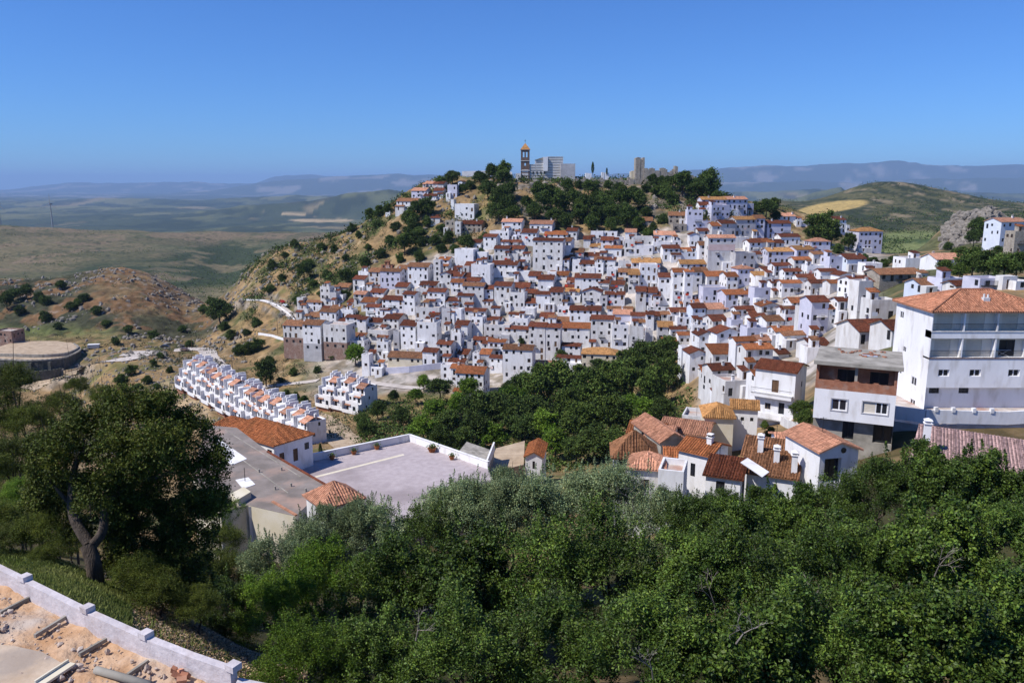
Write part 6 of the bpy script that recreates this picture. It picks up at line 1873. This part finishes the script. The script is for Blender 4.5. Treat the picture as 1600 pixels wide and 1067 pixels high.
scatter_scrub('scrub', 1500, (560, 1080, 175, 262), lambda pc, Y, x, rs: (rs.rand(len(pc)) < .8), .8, 2.6, 'hill', 7, per=34, label='undergrowth between the trees of the grove')
scatter_scrub('scrub', 9000, (1180, 1720, 700, 1950), lambda pc, Y, x, rs: (fbm(x / 45, Y / 60, 93, 5) > .50) & ~((pc > 1240) & (pc < 1365) & (Y > 1300) & (Y < 1850)), 2, 6, 'hill', 8, per=12, label='patches of dark scrub on the far right hill')
scatter_scrub('scrub', 9000, (-60, 700, 680, 1950), lambda pc, Y, x, rs: (fbm(x / 90, Y / 90, 94, 4) > .60) | ((fbm(x / 60, Y / 110, 33, 6) > .42) & (((pc - 430) / 210) ** 2 + (((290 + 112 * F / Y) - 412) / 60) ** 2 < 1) & (rs.rand(len(pc)) < .9)), 1.5, 4.5, 'hill', 9, per=9, label='scattered bushes on the far left ridge')
scatter_scrub('dry_grass', 5000, (-20, 900, 200, 420), lambda pc, Y, x, rs: ~((pc > 500) & (Y > 262)), .3, .8, 'dry', 10, per=12, label='dry straw tufts on the slopes')

# ------------------------------------------------------------------ near trees
def near_crown(seed, mk, Rr=4.5, ncl=300, per=130, leaf=.17, shoots=10, aspect=.5, cl=.5):
    rs = np.random.RandomState(seed)
    bl = [(0, 0, 0, Rr*.72, Rr*.72, Rr*.6)]
    for k in range(9):
        a = k / 9 * 6.28 + rs.uniform(-.3, .3); q = Rr * rs.uniform(.42, .66)
        bl.append((q * math.cos(a), q * math.sin(a), rs.uniform(-.35, .35) * Rr, Rr * rs.uniform(.26, .42)))
    for k in range(5): bl.append((rs.uniform(-.4, .4) * Rr, rs.uniform(-.4, .4) * Rr, Rr * rs.uniform(.4, .62), Rr * rs.uniform(.2, .34)))
    P = crown_pts(rs, bl, ncl, per, cl, .25)
    S = []
    for k in range(shoots):   # sprays standing out of the crown
        a = rs.uniform(0, 6.28); q = rs.uniform(0, .75) * Rr; b = np.array([q * math.cos(a), q * math.sin(a), Rr * rs.uniform(.45, .75)])
        L = rs.uniform(.8, 1.9); t = rs.rand(90, 1); S.append(b + t * np.array([rs.uniform(-.25, .25), rs.uniform(-.25, .25), 1]) * L + rs.normal(size=(90, 3)) * .13 * (1.15 - t))
    P = np.concatenate([P] + S)
    V, Fq, T = leaf_cloud(P, leaf, rs, aspect=aspect)
    return np_mesh('crown', V, Fq, L_[mk], attr=T)
NC = {'carob': [near_crown(300 + i, 'carob', cl=(.34, .46, .38, .52)[i], per=150, ncl=(320, 230, 280, 200)[i], leaf=(.15, .17, .2, .16)[i], aspect=(.5, .45, .6, .5)[i]) for i in range(4)], 'poplar': [near_crown(320 + i, 'poplar', leaf=.13, shoots=26, per=95, aspect=.75) for i in range(2)],
      'fresh': [near_crown(340, 'fresh', cl=.42, per=140, leaf=.12)], 'oak': [near_crown(350, 'oak', cl=.6, leaf=.14)]}
NT = [trunk_mesh('trunk', 5.0, .22, [(2.0, .6, 6.4), (-1.8, .9, 6.2), (.3, -2.0, 6.0), (-.4, 1.5, 7.0)], np.random.RandomState(k + 7), M_['bark']) for k in range(2)]
def near_tree(px_, py_, Y, rp, kind, label, name=None, sq=1.0, grp='trees filling the foreground slope', low=False):
    c = at(px_, py_, Y); s = rp * Y / F / 4.5 ; gz = hz(c.x, c.y)
    r = empty(name or ('poplar_tree' if kind == 'poplar' else 'carob_tree' if kind == 'carob' else 'tree'), (c.x, c.y, gz), rnd.uniform(0, 6.28), label=label, cat='tree', group=grp)
    z = max(1.2, c.z - gz)
    if low: z = min(z, s * 4.5 * .55)
    cr = link('crown', rnd.choice(NC[kind]), r, (0, 0, z)); cr.scale = (s, s, s * sq)
    t = link('trunk', rnd.choice(NT), r); t.scale = (s, s, z / 5.8)
    return r
BACK = [(500, 838, 56, 56, 'poplar'), (560, 818, 57, 52, 'poplar'), (690, 802, 59, 48, 'poplar'), (730, 782, 60, 44, 'poplar'), (788, 768, 61, 44, 'poplar'), (1060, 805, 59, 50, 'carob'), (1128, 808, 59, 52, 'carob'), (1192, 800, 60, 48, 'carob'), (425, 885, 50, 62, 'poplar'), (478, 862, 54, 60, 'poplar'), (535, 850, 56, 62, 'poplar'), (598, 838, 57, 66, 'poplar'), (655, 848, 57, 66, 'carob'), (712, 818, 60, 76, 'poplar'), (742, 802, 59, 62, 'poplar'), (775, 808, 60, 76, 'poplar'), (800, 792, 59, 60, 'poplar'), (838, 800, 60, 76, 'poplar'), (905, 792, 62, 76, 'poplar'), (965, 785, 62, 78, 'poplar'), (1022, 830, 58, 74, 'poplar'), (1092, 838, 56, 78, 'carob'), (1165, 838, 56, 76, 'carob'), (1235, 822, 57, 76, 'carob'), (1305, 808, 58, 76, 'carob'), (1372, 782, 56, 78, 'carob'), (1440, 762, 56, 80, 'carob'), (1512, 765, 56, 82, 'carob'), (1580, 790, 55, 78, 'carob'), (1650, 790, 55, 80, 'carob')]
MIDR = [(350, 960, 40, 70, 'carob'), (420, 965, 40, 85, 'fresh'), (500, 930, 42, 105, 'fresh'), (610, 930, 42, 115, 'carob'), (720, 920, 42, 120, 'carob'), (840, 905, 42, 120, 'carob'), (955, 900, 42, 120, 'carob'), (1075, 930, 40, 125, 'carob'), (1190, 930, 40, 125, 'carob'), (1310, 905, 42, 125, 'carob'), (1440, 880, 42, 125, 'carob'), (1570, 885, 41, 125, 'carob')]
FRONT = [(470, 1050, 30, 110, 'fresh'), (590, 1050, 31, 125, 'carob'), (720, 1050, 29, 135, 'carob'), (860, 1040, 30, 140, 'carob'), (1010, 1050, 28, 150, 'carob'), (1160, 1045, 28, 150, 'carob'), (1310, 1030, 29, 150, 'carob'), (1460, 1020, 28, 155, 'carob'), (1610, 1030, 28, 150, 'carob')]
ORD = ['first', 'second', 'third', 'fourth', 'fifth', 'sixth', 'seventh', 'eighth', 'ninth', 'tenth', 'eleventh', 'twelfth', 'thirteenth', 'fourteenth', 'fifteenth', 'sixteenth', 'seventeenth', 'eighteenth', 'nineteenth', 'twentieth', 'twenty-first', 'twenty-second', 'twenty-third', 'twenty-fourth', 'twenty-fifth', 'twenty-sixth', 'twenty-seventh', 'twenty-eighth', 'twenty-ninth', 'thirtieth', 'thirty-first', 'thirty-second']
look = {'poplar': 'silvery green poplar', 'carob': 'dark glossy carob tree', 'fresh': 'bright green bushy tree', 'oak': 'dark oak'}
for row, nm in ((BACK, 'back row of foreground trees'), (MIDR, 'middle row of foreground trees'), (FRONT, 'front row along the bottom edge')):
    for i, (a, b, Y, rp, kd) in enumerate(sorted(row)): near_tree(a, b, Y, rp, kd, '%s, %s from the left in the %s' % (look[kd], ORD[i], nm))
# left side woods and shrubs
LEFT = [(15, 600, 62, 45, 'oak'), (-20, 650, 60, 60, 'oak'), (45, 665, 60, 50, 'oak'), (20, 720, 52, 55, 'oak'), (75, 700, 54, 40, 'oak'), (-30, 740, 50, 60, 'oak'), (95, 640, 62, 38, 'oak'), (30, 780, 44, 45, 'fresh'), (85, 790, 44, 45, 'oak'), (-10, 820, 40, 55, 'oak'), (60, 835, 38, 48, 'oak'), (110, 850, 37, 38, 'oak'), (340, 800, 44, 46, 'fresh'), (345, 850, 42, 45, 'oak'), (300, 900, 38, 60, 'oak'), (250, 930, 36, 55, 'oak'), (365, 900, 40, 50, 'oak'), (215, 900, 36, 50, 'oak'), (160, 620, 70, 26, 'oak'), (120, 605, 75, 22, 'oak'), (190, 855, 36, 40, 'oak'), (310, 950, 34, 48, 'oak')]
LW = ['bushy dark tree at the left edge above the slope', 'dark tree cut by the left edge, second from the top', 'rounded dark tree left of the great oak', 'dark tree filling the left edge halfway down', 'dark bush just left of the oak crown', 'dark tree low on the left edge', 'dark treetop behind the left shoulder of the oak', 'light green shrub on the left slope', 'dark shrub below the oak crown on the left', 'dark shrub at the left edge above the site wall', 'round shrub on the left slope nearest the site wall', 'dark shrub just left of the oak trunk', 'light green young tree right of the great oak, beside the cream hall', 'dark bush below the light green young tree', 'deep shaded tree right of the oak trunk', 'deep shaded bush behind the dry leaf litter', 'dark bush between the oak and the first poplar', 'deep shaded bush directly right of the oak trunk', 'low bush top seen over the great oak', 'small far bush top seen left over the great oak', 'shaded bush at the foot of the oak trunk', 'shaded bush above the dry leaf litter on the bank']
for (a, b, Y, rp, kd), lab in zip(LEFT, LW):
    g = hit(a, b + rp * .9, 20)
    if g is not None and Y < 70: Y = min(max(g.y, Y * .9), Y * 1.25)
    near_tree(a, b, Y, rp, kd, lab, name='shrub' if rp < 50 else 'tree', grp='trees and shrubs on the left slope', sq=.9)
for i, (a, b, Y, rp, wd) in enumerate(((30, 755, 50, 50, 'high on'), (0, 800, 45, 50, 'at the edge of'), (100, 765, 48, 40, 'beside the oak on'), (125, 800, 42, 34, 'touching the oak on'), (55, 815, 42, 42, 'in the middle of'), (15, 850, 38, 40, 'low on'), (100, 855, 37, 34, 'near the oak trunk on'), (70, 870, 36, 26, 'nearest the site wall on'))):
    g = hit(a, b + rp * .4, 20)
    near_tree(a, b, g.y, rp * 1.1, 'oak', 'low dense bush %s the left bank' % wd, name='shrub', grp='trees and shrubs on the left slope', low=True, sq=.75)
# the great oak
base = at(148, 915, 33); base.z = hz(base.x, base.y) - .2
OY = 34.5
oak = empty('oak_tree', base, label='great dark evergreen oak with forked trunk standing beyond the site wall', cat='tree')
OB = [(215, 665, 58, 0), (150, 685, 52, 1), (95, 725, 45, -.5), (285, 700, 56, .5), (320, 755, 42, 0), (230, 750, 66, 1.5), (160, 770, 42, -1), (300, 810, 52, 1), (230, 830, 60, 1.2), (70, 770, 26, 0), (190, 640, 36, .5), (245, 640, 34, 0), (340, 720, 24, 0), (120, 660, 32, .5), (265, 870, 50, 1.5), (190, 720, 46, -1.6), (250, 700, 44, -1.8), (105, 690, 30, -1), (300, 660, 26, .3), (290, 860, 45, .5), (240, 900, 45, .2), (200, 850, 36, 1.2), (300, 915, 40, 0), (120, 770, 30, 1), (210, 790, 50, .2), (330, 790, 30, .5), (75, 745, 28, -.4), (90, 800, 30, 1.2), (60, 780, 26, 1), (125, 830, 24, 1.4), (180, 800, 34, 1.2), (260, 940, 40, 0), (220, 935, 34, .4), (60, 700, 22, .5), (185, 890, 28, .6)]
rs = np.random.RandomState(77); P = []
blobs = []
for (a, b, rp, dy) in OB:
    c = at(a, b, OY + dy) - base; q = rp * OY / F; blobs.append((c.x, c.y, c.z, q, q, q * .95))
P = crown_pts(rs, blobs, 2500, 70, .26, .3)
V, Fq, T = leaf_cloud(P, .12, rs)
link('crown', np_mesh('crown', V, Fq, L_['oak'], attr=T), oak)
mb = MB()
def limb(pts, r0, r1):
    Q = [at(a, b, Y) - base for a, b, Y in pts]; n = len(Q) - 1
    S = []
    for i in range(n):
        for j in range(4):
            a = Q[max(0, i-1)]; b = Q[i]; c = Q[i+1]; d = Q[min(n, i+2)]; t = j / 4
            S.append(.5 * ((2*b) + (c - a) * t + (2*a - 5*b + 4*c - d) * t*t + (-a + 3*b - 3*c + d) * t**3))
    S.append(Q[-1])
    sweep(mb, S, [r0 + (r1 - r0) * i / (len(S) - 1) for i in range(len(S))], 12)
limb([(150, 925, 33), (146, 880, 33), (138, 850, 33.2)], .36, .30)
limb([(138, 850, 33.2), (118, 815, 33.6), (112, 780, 34), (120, 720, 34.5), (150, 690, 35)], .26, .08)
limb([(140, 855, 33.2), (160, 830, 33.4), (165, 790, 33.8), (175, 740, 34.5), (215, 680, 35)], .24, .07)
limb([(165, 790, 33.8), (200, 760, 34.2), (260, 740, 35), (300, 720, 35)], .13, .04)
limb([(175, 745, 34.4), (230, 700, 34.2), (250, 660, 34.4)], .10, .03)
limb([(112, 790, 34), (85, 760, 34), (70, 740, 34)], .10, .03)
mb.build('trunk', M_['bark'], oak, smooth=True)
# bare dead branches showing in the carobs
def dead(px_, py_, Y, s, seed, lab):
    c = at(px_, py_, Y); r = empty('dead_branch', c, label=lab, cat='branch'); rs = random.Random(seed); mb = MB()
    def grow(p, d, L, rr, k):
        q = p + d * L; mb.tube(p, q, rr, rr * .65, 5)
        if k:
            for _ in range(rs.choice((2, 3))):
                nd = (d + Vector((rs.uniform(-.8, .8), rs.uniform(-.5, .5), rs.uniform(-.5, .7)))).normalized(); grow(q, nd, L * rs.uniform(.6, .85), rr * .62, k - 1)
    grow(Vector((0, 0, 0)), Vector((rs.uniform(-.3, .3), -.4, .9)).normalized(), s, .035, 4)
    mb.build('twigs', M_['deadwood'], r)
dead(1118, 960, 35.5, .9, 1, 'bare grey twiggy branch left of centre in the dark carobs'); dead(1150, 1005, 25.0, .6, 2, 'bare grey branch in the carobs near the bottom edge'); dead(1020, 1060, 25.0, .6, 3, 'bare branch at the bottom edge among the carobs')
dead(1255, 960, 36, .7, 5, 'bare twig right of the twiggy branch in the carobs'); dead(650, 1000, 27.0, .6, 6, 'bare twig in the shade of the bottom centre trees'); dead(990, 800, 56, 1.4, 8, 'thin bare stem sticking up among the poplars'); dead(1460, 900, 37, .8, 9, 'thin bare branch in the right-hand carobs')
# leaf litter and grass by the site wall
def litter(name, n, box, mk, size, seed, tall=0, label=None):
    rs = np.random.RandomState(seed); pc = rs.uniform(box[0], box[1], n); Y = rs.uniform(box[2], box[3], n); x = (pc - 800) * Y / (F * .9); z = height(x, Y)
    P = np.stack([x, Y, z + rs.rand(n) * .12 + .03], 1)
    if not tall: V, Fq, T = leaf_cloud(P, size, rs, up=.8)
    else:
        d = rs.normal(size=(n, 3)) * .35; d[:, 2] = 1; L = size * rs.uniform(.5, 1.3, (n, 1)); s = rs.normal(size=(n, 3)) * .02
        V = np.stack([P - s, P + s, P + d * L + s * .2, P + d * L - s * .2], 1).reshape(-1, 3); Fq = np.arange(n * 4).reshape(n, 4); T = np.repeat(np.repeat(rs.uniform(.6, 1.5, (n, 1)), 3, 1), 4, 0)
    return tag(link(name, np_mesh(name, V, Fq, L_[mk], attr=T)), kind='stuff', label=label)
litter('leaf_litter', 42000, (215, 480, 20, 36), 'dry', .13, 1, label='tan fallen leaves on the bank right of the site wall')
litter('grass', 60000, (-30, 215, 26.5, 38), 'grass', .15, 2, 1, label='green grass on the bank beyond the site wall')
litter('grass', 5000, (200, 430, 24, 32), 'grass', .14, 3, 1, label='sparse weeds among the fallen leaves')
# ------------------------------------------------------------------ descriptions that single each house and tree out
LM = [('the church tower', 821, 262), ('the castle tower', 1000, 262), ('the sixteen-window block', 855, 398), ('the pine-side cream house', 936, 561), ('the blank gable wall', 1262, 435),
      ('the peach-banded block', 1127, 400), ('the apartment block', 1513, 545), ('the unfinished house', 1335, 600), ('the corner balcony house', 1212, 600), ('the white van', 399, 602),
      ('the long cream house', 633, 557), ('the slope ruins', 740, 360), ('the short stepped block', 530, 612), ('the chapel', 834, 710), ('the upper road cars', 445, 478),
      ('the garage house', 1312, 720), ('the walled parking terrace', 640, 730), ('the field on the right hill', 1310, 322), ('the left hilltop houses', 660, 300), ('the lone tall house at right', 1360, 372), ('the blue-grey container', 147, 541), ('the large valley bush', 343, 487)]
def dirn(dx, dy):
    a = math.degrees(math.atan2(-dy, dx)) % 360
    return ['right of', 'upper right of', 'above', 'upper left of', 'left of', 'lower left of', 'below', 'lower right of'][int((a + 22.5) // 45) % 8]
def assign(items, desc, noun, group):
    sect = {}
    for h in items:
        L = min(LM, key=lambda l: math.hypot(h['px'] - l[1], h['py'] - l[2]))
        k = (L[0], dirn(h['px'] - L[1], h['py'] - L[2])); sect.setdefault(k, []).append((math.hypot(h['px'] - L[1], h['py'] - L[2]), h))
    for k, lst in sect.items():
        lst.sort(key=lambda t: t[0])
        for i, (d, h) in enumerate(lst):
            o = ORD[i] if i < len(ORD) else '%dth' % (i + 1)
            lab = '%s, %s %s %s' % (desc(h), ('nearest' if i == 0 else o), k[1], k[0])
            tag(h['o'], lab, h.get('cat', 'house'), group(h))
TN = {'r': 'rust', 'o': 'orange', 't': 'ochre', 'b': 'brown', 'p': 'pink'}
WN = {'white': 'white', 'white2': 'stained white', 'lilac': 'shade-tinted', 'grey': 'grey', 'stone': 'stone', 'cream': 'cream', 'brick': 'red brick', 'blue': 'bluish', 'pink': 'pink'}
def hdesc(h):
    w = WN.get(h['wall'], 'white'); tall = 'tall ' if h['H'] > 7.5 else 'low ' if h['H'] < 2.6 else ''
    if h['roof'] == 'f': return tall + w + ' flat-roofed house'
    return tall + w + ' house with ' + TN[h['tile']] + ' roof'
assign(HOUSES, hdesc, lambda h: 'house', lambda h: 'houses of the hillside village')
tall_ = {'round': 'dark rounded', 'pine': 'dark pine-green', 'fresh': 'bright green'}
assign([t for t in TREES if t['cat'] == 'tree'], lambda t: tall_[t['kind']] + ' tree', lambda t: 'tree', lambda t: 'trees of the valley and hill')
assign([t for t in TREES if t['cat'] == 'shrub'], lambda t: tall_[t['kind']] + ' shrub', lambda t: 'shrub', lambda t: 'shrubs on the slopes')
